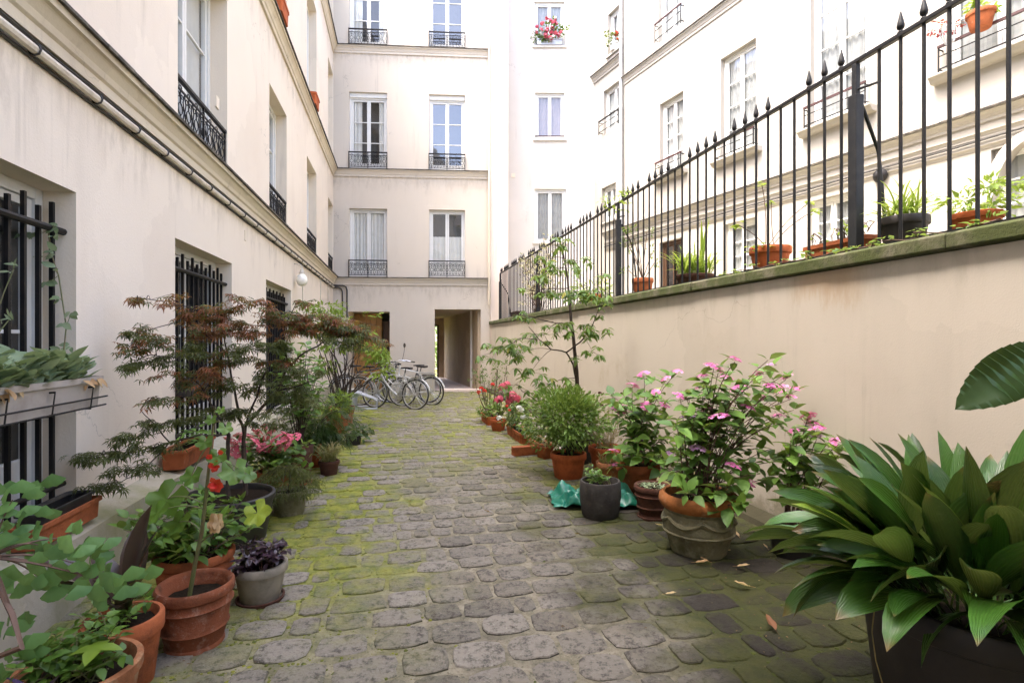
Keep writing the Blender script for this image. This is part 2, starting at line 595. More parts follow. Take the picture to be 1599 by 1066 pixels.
def bar_railing(bld, a, b, z0, h, y=-.12, red=True):
    mb = MB()
    mb.box(a, b, y - .02, y + .02, z0 + h - .035, z0 + h, mi=1 if red else 0)
    mb.box(a, b, y - .01, y + .01, z0 + .06, z0 + .075)
    mb.box(a, b, y - .008, y + .008, z0 + h * .6, z0 + h * .6 + .012)
    for x in (a + .01, b - .01):
        mb.box(x - .009, x + .009, y - .009, y + .009, z0, z0 + h - .035)
        mb.box(x - .008, x + .008, y + .009, .1, z0 + h - .06, z0 + h - .045)
        mb.box(x - .008, x + .008, y + .009, .1, z0 + .06, z0 + .075)
    return mb.build('window_railing', [M['iron'], M['redpaint']], bld)

def cornice(bld, x0, x1, zt, proj=.12, h=.22, mat='cornice', flash=True):
    p, z = proj, zt
    prof = [(.0, z - h), (-p * .28, z - h), (-p * .28, z - h * .72), (-p * .42, z - h * .66), (-p * .5, z - h * .5), (-p * .72, z - h * .3), (-p * .78, z - h * .26), (-p * .96, z - h * .24), (-p * .96, z - .012), (0, z - .012)]
    mb = MB()
    mb.prism(prof[::-1], x0, x1)
    mb.build('cornice', M[mat], bld)
    if flash:
        f = MB()
        n = max(2, int((x1 - x0) / .35))
        for i in range(n):
            xa, xb = x0 + (x1 - x0) * i / n, x0 + (x1 - x0) * (i + 1) / n
            q = random.uniform(0, .006)
            f.prism([(0, z - .011), (0, z + .022), (-p - .02 - q, z + .006), (-p - .02 - q, z - .014 - q), (-p * .97, z - .011)], xa, xb, ends=(i in (0, n - 1)))
        f.build('flashing', M['flash'], bld)

def building(name, label, fr):
    return place(thing(name, label, 'building'), fr)

# ================================================================== left apartment building
BL = building('apartment_building', 'long cream rendered house with barred ground floor windows, conduits and a dark edged ledge', FL)
LX0, LX1, LTOP = -6.0, 16.33, 12.6
LY = [(1.66, 3.40), (4.88, 6.50), (8.13, 9.95)]
LU = [(1.66, 3.2), (4.94, 6.33), (8.33, 9.58), (11.6, 12.9), (14.9, 15.95)]
ops = [(a / .98, b / .98, .38, 2.43) for a, b in LY]
ops += [(a / .98, b / .98, 3.42, 5.46) for a, b in LU]
ops += [(a / .98, b / .98, 7.0, 9.3) for a, b in LU]
ops += [(a / .98, b / .98, 10.5, 12.2) for a, b in LU]
mb = MB()
wall_open(mb, LX0, LX1, 0, LTOP, ops, .24)
mb.build('wall', [M['wall'], M['reveal']], BL)
mb = MB()
mb.quad((LX0, 0, LTOP), (LX1, 0, LTOP), (LX1, 8, LTOP + 2), (LX0, 8, LTOP + 2))
mb.quad((LX0, 0, 0), (LX0, 8, 0), (LX0, 8, LTOP + 2), (LX0, 0, LTOP))
mb.build('roof', M['zinc'], BL)
for z in (3.40, 6.58, 10.2):
    cornice(BL, LX0, LX1 - .1, z, .13, .24)
# sloping cement plinth
mb = MB()
n = 44
vs, fs = [], []
for i in range(n + 1):
    x = LX0 + (LX1 - .05 - LX0) * i / n
    vs += [(x, -.215 + random.uniform(-.012, .012), -.02), (x, -.185 + random.uniform(-.006, .006), .385 + random.uniform(-.006, .006)), (x, -.03, .425), (x, .0, .43)]
for i in range(n):
    for k in range(3):
        fs.append((4 * i + k, 4 * i + 4 + k, 4 * i + 5 + k, 4 * i + 1 + k))
mb.add(vs, fs)
mb.build('plinth', M['plinth'], BL)
for i, (a, b) in enumerate(LY):
    a, b = a / .98, b / .98
    wn = make_window(BL, a, b, .38, 2.43, .21, rows=2, cur=None, fw=.07, kick=.35)
    sl_ = MB()
    sl_.box(a + .002, b - .002, -.05, .17, .36, .40)
    sl_.build('sill', M['plinth'], wn, bevel=.006)
    g = MB()
    nb = int((b - a) / .132)
    for k in range(nb + 1):
        x = a + .06 + (b - a - .12) * k / nb
        g.box(x - .011, x + .011, .088, .110, .40, 2.30 + .05 * (k % 2))
    g.tube([(a - .0, .07, 2.18), (b + .0, .07, 2.18)], .022, 8)
    g.tube([(a - .0, .07, .62), (b + .0, .07, .62)], .018, 8)
    g.tube([(a - .0, .07, 1.36), (b + .0, .07, 1.36)], .012, 8)
    g.build('window_grille', M['iron'], BL)
for zi, (z0, z1) in enumerate(((3.42, 5.46), (7.0, 9.3), (10.5, 12.2))):
    for i, (a, b) in enumerate(LU):
        make_window(BL, a / .98, b / .98, z0, z1, .21, rows=3, cur='net' if (i + zi) % 2 else 'side', fw=.06)
        if zi == 0:
            scroll_railing(BL, a / .98 + .01, b / .98 - .01, z0, .52, y=.02)
# conduits under the ledge
mb = MB()
def run(z, y, x0, x1, r, n=6, sag=.0):
    k = 60
    mb.tube([(x0 + (x1 - x0) * i / k, y, z + sag * sin(i * 1.7) * .5 + sag * random.uniform(-1, 1)) for i in range(k + 1)], r, n)
run(3.085, -.04, LX0, LX1 - .25, .026, 8)
mb.build('conduit', M['pipe'], BL, smooth=True)
mb = MB()
run(3.135, -.03, LX0, LX1 - .2, .012, 5, .006)
run(3.152, -.016, LX0, LX1 - .2, .009, 5, .008)
run(3.05, -.012, LX0, LX1 - .3, .010, 5, .003)
x = -1.0
while x < 15.8:
    mb.tube([(x, -.04 + .031 * cos(t_), 3.085 + .031 * sin(t_)) for t_ in [k * pi / 4 for k in range(8)]], .0065, 4, closed=True)
    x += random.uniform(.5, .62)
mb.build('cable', M['cable'], BL)
# thin vertical conduits near the far end, small square vent
mb = MB()
for px, z1 in ((500, 1.9), (512, 1.9), (472, 2.1)):
    xx = FL.s(px)
    mb = MB()
    mb.tube([(xx, -.015, z1), (xx, -.015, 3.06)], .011, 5)
    mb.build('conduit', M['pipe'], BL)
mb = MB()
xx = FL.s(383)
mb.box(xx - .03, xx + .03, -.012, 0.01, FL.z(383, 376), FL.z(383, 360))
mb.build('vent', M['reveal'], BL)
mb = MB()
xx = FL.s(339)
mb.box(xx - .05, xx + .05, -.012, .01, 3.86 + .2, 3.98 + .2)
mb.build('vent', M['reveal'], BL)

# ================================================================== end building over the passage
BB = building('apartment_building', 'narrow cream house closing the courtyard above two passage openings, iron window guards', FB)
BX1 = FB.s(766)
oL = (FB.s(544), FB.s(609), 0.0, 2.38)
oR = (FB.s(679), FB.s(751), 0.0, 2.46)
BWX = [(FB.s(545.5), FB.s(605)), (FB.s(670.5), FB.s(726.5))]
rows_ = [(3.42, 5.42), (6.60, 8.85), (10.22, 12.5)]
ops = [oL, oR]
for (a, b) in BWX:
    for (c, d) in rows_:
        ops.append((a, b, c, d))
mb = MB()
wall_open(mb, -.3, BX1, 0, 13.2, ops, .16)
mb.build('wall', [M['wall_facade'], M['wall_facade']], BB)
mb = MB()
mb.quad((-.3, 0, 13.2), (BX1, 0, 13.2), (BX1, 9, 14.6), (-.3, 9, 14.6))
mb.build('roof', M['zinc'], BB)
for z in (3.38, 6.57, 10.2):
    cornice(BB, .02, BX1, z, .10, .22, mat='wall_facade')
cfg = {(0, 0): ('net', 'glass', .0), (1, 0): ('half', 'glass_sky', .0), (0, 1): ('side', 'glass', .13), (1, 1): (None, 'glass_sky', .13), (0, 2): ('side', 'glass', .13), (1, 2): (None, 'glass_sky', .13)}
for i, (a, b) in enumerate(BWX):
    for j, (c, d) in enumerate(rows_):
        cu, gm, lin = cfg[(i, j)]
        make_window(BB, a, b, c, d, .13, rows=1 if j == 0 else 3, cur=cu, glass=gm, lintel=lin, kick=.12)
        scroll_railing(BB, a - .01, b + .01, c - .02, .5, y=-.04)
# left opening: lobby with varnished wooden gate
a, b, c, d = oL
mb = MB()
D = 2.2
for q in (((a, .155, 0), (a, .155, d), (a, D, d), (a, D, 0)), ((b, .155, d), (b, .155, 0), (b, D, 0), (b, D, d)), ((a, .155, d), (b, .155, d), (b, D, d), (a, D, d)), ((a - .3, D, 0), (b + .3, D, 0), (b + .3, D, d + .1), (a - .3, D, d + .1))):
    mb.quad(*q)
mb.build('lobby', M['wall'], BB)
mb = MB()
for k in range(5):
    x0 = a + (b - a) * .70 * k / 5
    mb.box(x0 + .004, x0 + (b - a) * .14 - .004, .8, .85, .02, d - .02)
mb.build('wooden_gate', M['wood'], BB, bevel=.006)
mb = MB()
mb.box(a + (b - a) * .72, b - .01, .9, .95, .02, d - .25)
mb.box(a + (b - a) * .76, b - .05, .88, .9, .2, 1.0)
mb.box(a + (b - a) * .76, b - .05, .88, .9, 1.15, d - .4)
mb.build('door', M['wood_dark'], BB, bevel=.008)
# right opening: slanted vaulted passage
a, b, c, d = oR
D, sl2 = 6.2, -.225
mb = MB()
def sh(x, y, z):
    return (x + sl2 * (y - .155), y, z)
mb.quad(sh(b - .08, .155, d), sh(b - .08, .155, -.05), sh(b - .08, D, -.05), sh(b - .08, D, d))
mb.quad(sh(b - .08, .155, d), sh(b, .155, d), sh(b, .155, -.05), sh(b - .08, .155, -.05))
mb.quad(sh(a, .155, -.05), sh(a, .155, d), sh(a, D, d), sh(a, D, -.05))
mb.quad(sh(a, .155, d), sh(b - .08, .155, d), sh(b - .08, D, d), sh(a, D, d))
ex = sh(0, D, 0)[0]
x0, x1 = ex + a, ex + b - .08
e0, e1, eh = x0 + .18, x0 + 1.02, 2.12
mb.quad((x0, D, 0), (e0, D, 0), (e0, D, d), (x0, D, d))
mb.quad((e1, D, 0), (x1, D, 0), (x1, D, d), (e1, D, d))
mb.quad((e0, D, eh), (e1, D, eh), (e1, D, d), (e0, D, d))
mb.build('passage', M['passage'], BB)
mb = MB()
mb.box(e1 - .0, e1 + .07, D - .05, D - .002, 0, eh + .06)
mb.box(e0, e1, D - .05, D - .002, eh, eh + .06)
mb.build('door_frame', M['wood_dark'], BB)
mb = MB()
mb.box(a + .15, b + .0, -.12, .12, 0, .085)
mb.build('doorstep', M['pilaster'], BB, bevel=.015)
# drop pipes from the corner into the lobby
for k, (px, py) in enumerate(((536, 449), (543, 446))):
    xx, zz = FB.s(px), FB.z(px, py)
    mb = MB()
    mb.tube([(0.03, -.05, zz - .0), (xx - .12, -.05, zz), (xx - .03, -.05, zz - .04), (xx, -.05, zz - .14), (xx, -.05, 2.2)], .022, 6)
    mb.build('conduit', M['cable'], BB, smooth=True)

# ================================================================== white stair tower
FT = Frame(-.72, 17.2, 1, 0)
BT = building('apartment_building', 'white rendered back house with three small windows beside a pink stone pier', FT)
TX1 = FT.s(930.5)
TW = [(FT.s(835), FT.s(882), FT.z(850, 72), FT.z(850, 3)), (FT.s(836), FT.s(882), FT.z(850, 217), FT.z(850, 145)), (FT.s(835), FT.s(884), FT.z(850, 378), FT.z(850, 295))]
mb = MB()
wall_open(mb, -.6, TX1 + .3, 0, 14.2, TW, .14, mr=0)
mb.build('wall', [M['wall_white'], M['wall_white']], BT)
mb = MB()
mb.quad((-.6, 0, 14.2), (TX1 + .3, 0, 14.2), (TX1 + .3, 7, 15.4), (-.6, 7, 15.4))
mb.build('roof', M['zinc'], BT)
for i, (a, b, c, d) in enumerate(TW):
    wn = make_window(BT, a, b, c, d, .1, rows=1, cur='net', cmat='curtain_mauve' if i == 1 else 'curtain_grey', glass='glass', fw=.06)
    s_ = MB()
    s_.box(a - .06, b + .06, -.06, .06, c - .07, c - .002)
    s_.build('sill', M['wall_white'], wn, bevel=.01)
    if i == 1:
        r_ = MB()
        r_.tube([(a, .03, c + .1), (b, .03, c + .1)], .018, 6)
        r_.build('window_railing', M['redpaint'], wn)
mb = MB()
px0, px1 = FB.s(766.5), FB.s(793.5)
pw = [FB.at(px0, -.1, 0), FB.at(px1, -.1, 0), FB.at(px1, 1.2, 0), FB.at(px0, 1.2, 0)]
lo = [(p.x - FT.o[0], p.y - FT.o[1]) for p in pw]
mb.add([(x, y, 0) for x, y in lo] + [(x, y, 14.2) for x, y in lo], [(0, 1, 5, 4), (1, 2, 6, 5), (2, 3, 7, 6), (3, 0, 4, 7), (4, 5, 6, 7)])
mb.build('pier', M['pilaster'], BT)
mb = MB()
q = FB.at(BX1 - .03, -.13, 0)
mb.tube([(q.x - FT.o[0], q.y - FT.o[1], 2.6), (q.x - FT.o[0], q.y - FT.o[1], 14)], .035, 8)
mb.build('downpipe', M['cornice'], BT, smooth=True)
mb = MB()
mb.box(FT.s(799), FT.s(805), -.03, .01, FT.z(802, 277), FT.z(802, 271))
mb.build('vent', M['reveal'], BT)

# ================================================================== right apartment building on the terrace
BR = building('apartment_building', 'tall pale house behind the iron fence with french windows and moulded sills', FR)
RX1, RTOP = 17.5, 12.6
rs, rz = FR.s, FR.z
RW = {
    'a': (rs(1031), rs(1067.5), rz(1050, 272), rz(1050, 152)),
    'b': (rs(1126), rs(1181), rz(1150, 243), rz(1150, 78)),
    'c': (rs(1266), rs(1355), rz(1300, 190), 8.35),
    'd': (rs(1478), rs(1650), rz(1500, 108), 8.35),
    'e': (rs(1029), rs(1067), rz(1050, 52), 11.9),
    'f': (rs(943), rs(971), rz(957, 203), rz(957, 133)),
    'g': (rs(950), rs(971.5), rz(960, 80), rz(960, 14)),
    'h': (rs(940), rs(962), rz(950, 345), rz(950, 290)),
    'u': (rs(1130), rs(1190), 9.7, 11.9),
}
RDOOR = [(rs(1030), rs(1066), 2.0, 4.08, 'wood'), (rs(1131), rs(1181), 2.0, 4.12, 'white'), (rs(1262), rs(1330), 2.0, 4.14, 'white'), (rs(1548), rs(1680), 2.0, 4.2, 'arch')]
ops = [v for v in RW.values()] + [d_[:4] for d_ in RDOOR]
mb = MB()
wall_open(mb, -.05, RX1, 0, RTOP, ops, .17, mr=0)
mb.build('wall', [M['wall_terrace'], M['wall_terrace']], BR)
mb = MB()
mb.quad((-.05, 0, RTOP), (RX1, 0, RTOP), (RX1, 8, RTOP + 1.5), (-.05, 8, RTOP + 1.5))
mb.quad((RX1, 0, 0), (RX1, 8, 0), (RX1, 8, RTOP + 1.5), (RX1, 0, RTOP))
mb.build('roof', M['zinc'], BR)
xp = rs(974)
cornice(BR, xp + .02, RX1, 9.08, .10, .2, mat='wall_terrace')
cornice(BR, rs(928), xp - .02, 9.8, .14, .2, mat='wall_terrace')
cornice(BR, rs(945), RX1, 4.78, .12, .16, mat='wall_terrace')
cornice(BR, rs(945), RX1, 4.50, .06, .10, mat='wall_terrace', flash=False)
cornice(BR, rs(945), RX1, 4.30, .05, .06, mat='wall_terrace', flash=False)
mb = MB()
k = 40
mb.tube([(rs(945) + (RX1 - rs(945)) * i / k, -.03, 4.37 + .01 * sin(i * 1.1)) for i in range(k + 1)], .014, 5)
mb.build('cable', M['cable'], BR)
mb = MB()
mb.tube([(xp, -.09, 2.0), (xp, -.09, 13)], .05, 10)
for z in (3.6, 5.8, 8.2, 10.2):
    mb.tube([(xp, -.09, z), (xp, -.09, z + .05)], .06, 10)
mb.build('downpipe', M['zinc'], BR, smooth=True)
for key, (a, b, c, d) in RW.items():
    wn = make_window(BR, a, b, c, d, .14, rows=4 if key in 'abcdeu' else 2, cur='net', fw=.06, cmat='curtain_grey', kick=.1)
    if key in 'abcd':
        p = MB()
        p.prism([(.16, c - .12), (-.1, c - .12), (-.13, c - .10), (-.16, c - .05), (-.2, c - .04), (-.2, c - .005), (.16, c - .005)][::-1], a - .16, b + .16)
        p.build('sill', M['wall_terrace'], wn, bevel=.01)
        bar_railing(BR, a - .05, b + .05, c, .42, y=-.12)
    elif key in 'eu':
        bar_railing(BR, a - .04, b + .04, c, .5, y=-.1)
    elif key == 'f':
        bar_railing(BR, a - .06, b + .04, c, .42, y=-.14, red=False)
    else:
        p = MB()
        p.box(a - .06, b + .06, -.06, .1, c - .07, c - .003)
        p.build('sill', M['wall_terrace'], wn, bevel=.01)
for (a, b, c, d, kind) in RDOOR:
    make_window(BR, a, b, c, d, .14, rows=4 if kind != 'wood' else 2, cur='net' if kind != 'wood' else None, cmat='curtain_grey', fw=.07, name='terrace_door', fmat='wood_dark' if kind == 'wood' else 'white', kick=.7)
    if kind == 'arch':
        p = MB()
        xc, r = (a + b) / 2, (b - a) / 2
        vs, fs = [], []
        for i in range(17):
            th = pi * i / 16
            vs += [(xc - (r + .16) * cos(th), -.05, 3.1 + (1.1 + .14) * sin(th)), (xc - r * cos(th), -.05, 3.1 + 1.1 * sin(th)), (xc - (r + .16) * cos(th), .0, 3.1 + (1.1 + .14) * sin(th)), (xc - r * cos(th), .12, 3.1 + 1.1 * sin(th)),
                   (xc - r * cos(th), .0, 4.3)]
        for i in range(16):
            o = 5 * i
            fs += [(o, o + 1, o + 6, o + 5), (o + 2, o, o + 5, o + 7), (o + 1, o + 3, o + 8, o + 6)]
        p.add(vs, fs)
        p.build('door_arch', M['wall_terrace'], BR)
mb = MB()
mb.box(rs(1450), rs(1470), -.012, .01, rz(1460, 195), rz(1460, 176))
mb.build('vent', M['reveal'], BR)
# bell-shaped wall fitting on the cornice cable
q = rs(1378)
mb = MB()
mb.lathe([(.0, 0), (.11, .0), (.12, .03), (.09, .09), (.03, .12), (0, .12)], 14, X=Matrix.Translation((q, -.02, rz(1378, 275))) @ Matrix.Rotation(R_(90), 4, 'X'))
mb.build('alarm_bell', M['iron'], BR, smooth=True)

# ================================================================== garden wall, coping and fence
M['damp'] = stucco('damp_cement', (.06, .052, .033), (.035, .033, .016), streak=.5, fine=30, bstr=.8)
drips(M['garden'], FW.s(1262), FW.s(1318))
GW = place(thing('garden_wall', 'long stained beige retaining wall with a moss green coping along the courtyard', 'wall'), FW)
WX0, WX1 = .62, 19.5
mb = MB()
n = 60
mb.quad((WX0, 0, 0), (WX1, 0, 0), (WX1, 0, 2.0), (WX0, 0, 2.0))
mb.build('wall', M['garden'], GW)
mb = MB()
nseg = 22
for i in range(nseg):
    xa, xb = WX0 + (WX1 - WX0) * i / nseg, WX0 + (WX1 - WX0) * (i + 1) / nseg
    q = random.uniform(-.008, .008)
    mb.prism([(.78, 1.995), (-.045 + q, 2.01), (-.05 + q, 2.02), (-.05 + q, 2.09), (-.03 + q, 2.105), (.78, 2.115)][::-1], xa, xb - .003)
mb.build('coping', M['coping'], GW, bevel=.006)
# low cement kerb at the foot
mb = MB()
n = 50
vs, fs = [], []
for i in range(n + 1):
    x = WX0 + (WX1 - WX0) * i / n
    vs += [(x, -.16 + random.uniform(-.015, .015), -.01), (x, -.13 + random.uniform(-.01, .01), .06 + random.uniform(-.01, .01)), (x, -.003, .10)]
for i in range(n):
    for k in range(2):
        fs.append((3 * i + k, 3 * i + 3 + k, 3 * i + 4 + k, 3 * i + 1 + k))
mb.add(vs, fs)
mb.build('kerb', M['damp'], GW, smooth=True)

FE = place(thing('iron_fence', 'black iron fence of spear topped bars standing on the mossy wall coping', 'fence'), FW)
fy = .22
POST = [FW.s(px, fy) for px in (1337, 966, 840)] + [FW.s(781.5, fy)]
fx0, fx1 = POST[3], FW.s(1860, fy)
RZ = 3.50
mb = MB()
mb.box(fx0, fx1, fy - .02, fy + .02, RZ - .014, RZ + .014)
mb.build('top_rail', M['iron'], FE, bevel=.004)
mb = MB()
mb.box(fx0, fx1, fy - .02, fy + .02, 2.15, 2.162)
mb.build('bottom_rail', M['iron'], FE)
for i, px in enumerate(POST):
    mb = MB()
    mb.box(px - .036, px + .036, fy - .036, fy + .036, 2.1, 3.26)
    mb.box(px - .02, px + .02, fy - .02, fy + .02, 3.26, RZ - .014)
    mb.tube([(px, fy + .05, 3.2), (px - .05, fy + .25, 2.9), (px - .05, fy + .34, 2.12)], .014, 6)
    mb.tube([(px, fy, 3.3), (px + .12, fy + .02, 3.29), (px + .2, fy, 3.27)], .011, 5)
    mb.build('post', M['iron_grey'], FE, bevel=.006)
FIN = [(.0, 0), (.015, 0), (.021, .008), (.012, .018), (.012, .024), (.021, .034), (.0235, .052), (.019, .075), (.013, .10), (.006, .135), (.0, .15)]
bar0 = bar1 = None
px = fx1 - .05
k = 0
SPACE = .1585
while px > fx0 + .1:
    if min(abs(px - p) for p in POST) > .065:
        fin = (k % 11) not in (3, 4, 9)
        if bar0 is None:
            mb = MB()
            mb.tube([(0, 0, 2.1), (0, 0, RZ - .014)], .0112, 8)
            bar0 = mb.build('fence_bar', M['iron'], FE, smooth=True)
            mb = MB()
            mb.lathe(FIN, 10)
            fin0 = mb.build('finial', M['iron'], bar0, smooth=True, loc=(0, 0, RZ + .012))
            o = bar0
        else:
            o = bar0.copy()
            COL.objects.link(o)
            if fin:
                f_ = fin0.copy()
                COL.objects.link(f_)
                f_.parent = o
        o.location = (px, fy, 0)
    k += 1
    px -= SPACE

# ================================================================== house closing the court behind the viewer
FC = Frame(6.5, -5.0, -1, 0)
BC = building('apartment_building', 'cream house closing the near end of the courtyard, mirrored in the far window panes', FC)
ops = [(1.2 + 2.6 * i, 2.3 + 2.6 * i, z, z + 2.1) for i in range(4) for z in (.9, 4.2, 7.4)]
mb = MB()
wall_open(mb, -1.5, 14, 0, 12.5, ops, .2)
mb.build('wall', [M['wall'], M['reveal']], BC)
mb = MB()
mb.quad((-1.5, 0, 12.5), (14, 0, 12.5), (14, 6, 14), (-1.5, 6, 14))
mb.build('roof', M['zinc'], BC)
for (a, b, c, d) in ops:
    make_window(BC, a, b, c, d, .15, rows=3, cur='net')
a, b, c, d = oR

# ================================================================== terrace, paving, ground
mb = MB()
tp = [FW.at(WX0, .7, 1.96), FW.at(WX1, .7, 1.96), FR.at(RX1, .02, 1.96), FR.at(.0, .02, 1.96)]
mb.add([tuple(p) for p in tp] + [(FT.o[0] - .2, 17.25, 1.96), (FT.o[0] + TX1, 17.25, 1.96)], [(0, 1, 2, 3, 5, 4)])
tag(mb.build('terrace', M['plinth']), kind='structure')

# ---- cobbles
def ground_mat(name, stone):
    m, t, b = new_mat(name)
    geo = t.nodes.new("ShaderNodeNewGeometry")
    sp = t.nodes.new("ShaderNodeSeparateXYZ")
    t.links.new(geo.outputs['Position'], sp.inputs[0])
    X, Y = sp.outputs[0], sp.outputs[1]
    c_ = math_(t, 'ADD', math_(t, 'ADD', X, math_(t, 'MULTIPLY', Y, .2165)), -.55)   # across the alley
    nlo = math_(t, 'MULTIPLY', math_(t, 'SUBTRACT', noise(t, .9, 5, .6), .5), 2.6)
    nhi = noise(t, 3.2, 6, .68)
    cc = math_(t, 'ADD', c_, nlo)
    far = ramp(t, Y, 4.0, 8.5)
    mid = ramp(t, Y, 2.3, 3.6)
    left = math_(t, 'MULTIPLY', ramp(t, cc, -.15, -1.05), ramp(t, Y, 2.0, 3.6))
    left2 = math_(t, 'MULTIPLY', ramp(t, cc, -1.0, -1.8), .7)
    left = math_(t, 'MAXIMUM', left, left2)
    right = math_(t, 'MULTIPLY', ramp(t, cc, .45, 1.1), .72)
    thin = math_(t, 'MULTIPLY', far, ramp(t, noise(t, 1.4, 4, .6), .30, .60))
    thin = math_(t, 'MULTIPLY', thin, .8 if stone else 1.0)
    near = 0.0 if stone else .08
    ms = math_(t, 'MAXIMUM', math_(t, 'MAXIMUM', left, right), math_(t, 'MAXIMUM', thin, near))
    if stone:
        a = t.nodes.new("ShaderNodeAttribute")
        a.attribute_name = 'var'
        av = a.outputs['Fac']
        h2 = math_(t, 'ADD', nhi, math_(t, 'MULTIPLY', math_(t, 'SUBTRACT', .5, av), .42))
        ms = math_(t, 'MULTIPLY', ms, ramp(t, h2, .36, .62))
        ms = math_(t, 'MULTIPLY', ms, ramp(t, noise(t, 13, 7, .75), .20, .44))
        base = mixc(t, (.120, .107, .083), (.275, .248, .200), av)
        base = mixc(t, base, (.20, .17, .12), math_(t, 'MULTIPLY', ramp(t, noise(t, 2.0, 4, .6), .48, .68), .5))
        base = mixc(t, base, (.036, .031, .024), math_(t, 'MULTIPLY', ramp(t, noise(t, 24, 8, .8), .46, .64), .85))
        base = mixc(t, base, (.46, .43, .36), math_(t, 'MULTIPLY', ramp(t, noise(t, 60, 6, .8), .57, .72), .65))
        side = ramp(t, av, .03, .0)  # dirt on the sett sides, doubling as painted shade in the grooves
        base = mixc(t, base, (.022, .018, .012), math_(t, 'MULTIPLY', side, .85))
    else:
        ms = math_(t, 'MULTIPLY', ms, ramp(t, nhi, .22, .50))
        base = mixc(t, (.14, .122, .086), (.29, .255, .19), ramp(t, noise(t, 7, 6, .75), .36, .66))
        base = mixc(t, base, (.025, .02, .014), math_(t, 'MULTIPLY', ramp(t, noise(t, 46, 7, .8), .50, .68), .8))
        base = mixc(t, base, (.40, .36, .28), math_(t, 'MULTIPLY', ramp(t, noise(t, 90, 5, .8), .60, .72), .7))
    damp_shade = math_(t, 'MULTIPLY', ramp(t, cc, .25, 1.15), ramp(t, Y, 6.8, 4.2))  # damp soil on the right, with the plants' shade painted into the colour
    base = mixc(t, base, (.012, .0095, .0055), math_(t, 'MULTIPLY', damp_shade, .92))
    mc = mixc(t, (.255, .262, .030), (.125, .165, .016), ramp(t, noise(t, 9, 6, .72), .38, .64))
    mc = mixc(t, mc, (.38, .34, .08), math_(t, 'MULTIPLY', ramp(t, noise(t, 1.7, 4, .6), .5, .75), .5))
    mc = mixc(t, mc, (.020, .020, .008), math_(t, 'MULTIPLY', ramp(t, noise(t, 40, 7, .78), .52, .70), .6))
    mc = mixc(t, mc, (.026, .033, .005), math_(t, 'MULTIPLY', damp_shade, .85))
    base = mixc(t, base, mc, math_(t, 'MULTIPLY', ms, .92))
    t.links.new(base, b.inputs['Base Color'])
    b.inputs['Roughness'].default_value = .8
    b.inputs['Specular IOR Level'].default_value = .3
    h = math_(t, 'ADD', noise(t, 42, 8, .78), math_(t, 'MULTIPLY', noise(t, 12, 4, .6), 1.4))
    bump(t, b, h, 1.0, .017)
    return m
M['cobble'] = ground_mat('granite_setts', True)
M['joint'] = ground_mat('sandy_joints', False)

ang = atan2(.2165, 1)
ux, uy = cos(ang), sin(ang)            # across
vx, vy = -sin(ang), cos(ang)           # along
rg = random.Random(11)
mb = MB()
v = 1.3
NP = 14
while v < 16.9:
    pitch = rg.uniform(.185, .235) if v < 6 else rg.uniform(.17, .21)
    u = -2.75 + rg.uniform(0, .2)
    tilt = rg.uniform(-.01, .01)
    while u < 4.2:
        wd = rg.choice((.17, .22, .24, .26, .27, .29)) * rg.uniform(.92, 1.08)
        if rg.random() < .06:
            wd = .13
        gap = rg.uniform(.010, .026) if v < 5.5 else rg.uniform(.009, .02)
        hu, hv = (wd - gap) / 2, (pitch - (rg.uniform(.010, .026) if v < 5.5 else rg.uniform(.009, .02))) / 2
        uc, vc = u + wd / 2, v + rg.uniform(-.012, .012) + tilt * u
        x, y = uc * ux + vc * vx, uc * uy + vc * vy
        cl = x + .2165 * y - .55
        u += wd
        if not (-2.75 < cl < 2.6) or y > 16.15 + .07 * (x + 5.2):
            continue
        tint = rg.betavariate(2, 2)
        z0 = rg.uniform(-.004, .0045)
        e = rg.choice((4.0, 5.5, 7.5))
        sk = rg.uniform(-.15, .15)
        rot = rg.uniform(-.05, .05)
        tx_, ty_ = rg.uniform(-.02, .02), rg.uniform(-.02, .02)
        ring = []
        for j in range(NP):
            th = 2 * pi * (j + .5) / NP
            c1, s1 = cos(th), sin(th)
            q = (abs(c1) ** e + abs(s1) ** e) ** (-1 / e) * rg.uniform(.93, 1.03)
            a_, b_ = q * c1, q * s1
            ring.append((a_ * (1 + sk * b_ * .5), b_))
        vs = []
        for sc, zz in ((1.03, -.03), (1.0, .0105), (.955, .0158), (.70, .0185)):
            for (a_, b_) in ring:
                lu, lv = a_ * hu * sc, b_ * hv * sc
                lu, lv = lu * cos(rot) - lv * sin(rot), lu * sin(rot) + lv * cos(rot)
                z = zz + z0 + lu * tx_ + lv * ty_ + (rg.uniform(-.0016, .0016) if zz > 0 else 0)
                vs.append((x + lu * ux + lv * vx, y + lu * uy + lv * vy, z))
        vs.append((x, y, .0195 + z0))
        fs = []
        for rr in range(3):
            for j in range(NP):
                j2 = (j + 1) % NP
                fs.append((rr * NP + j, rr * NP + j2, (rr + 1) * NP + j2, (rr + 1) * NP + j))
        for j in range(NP):
            fs.append((3 * NP + j, 3 * NP + (j + 1) % NP, 4 * NP))
        mb.add(vs, fs, var=.06 + .92 * tint)
        mb.t[-len(fs):-len(fs) + NP] = [.0] * NP
    v += pitch
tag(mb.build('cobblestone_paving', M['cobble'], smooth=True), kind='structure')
# sandy ground between and below the setts, out to the horizon
mb = MB()
mb.quad((-200, -200, .009), (200, -200, .009), (200, 300, .009), (-200, 300, .009))
tag(mb.build('ground', M['joint']), kind='structure')
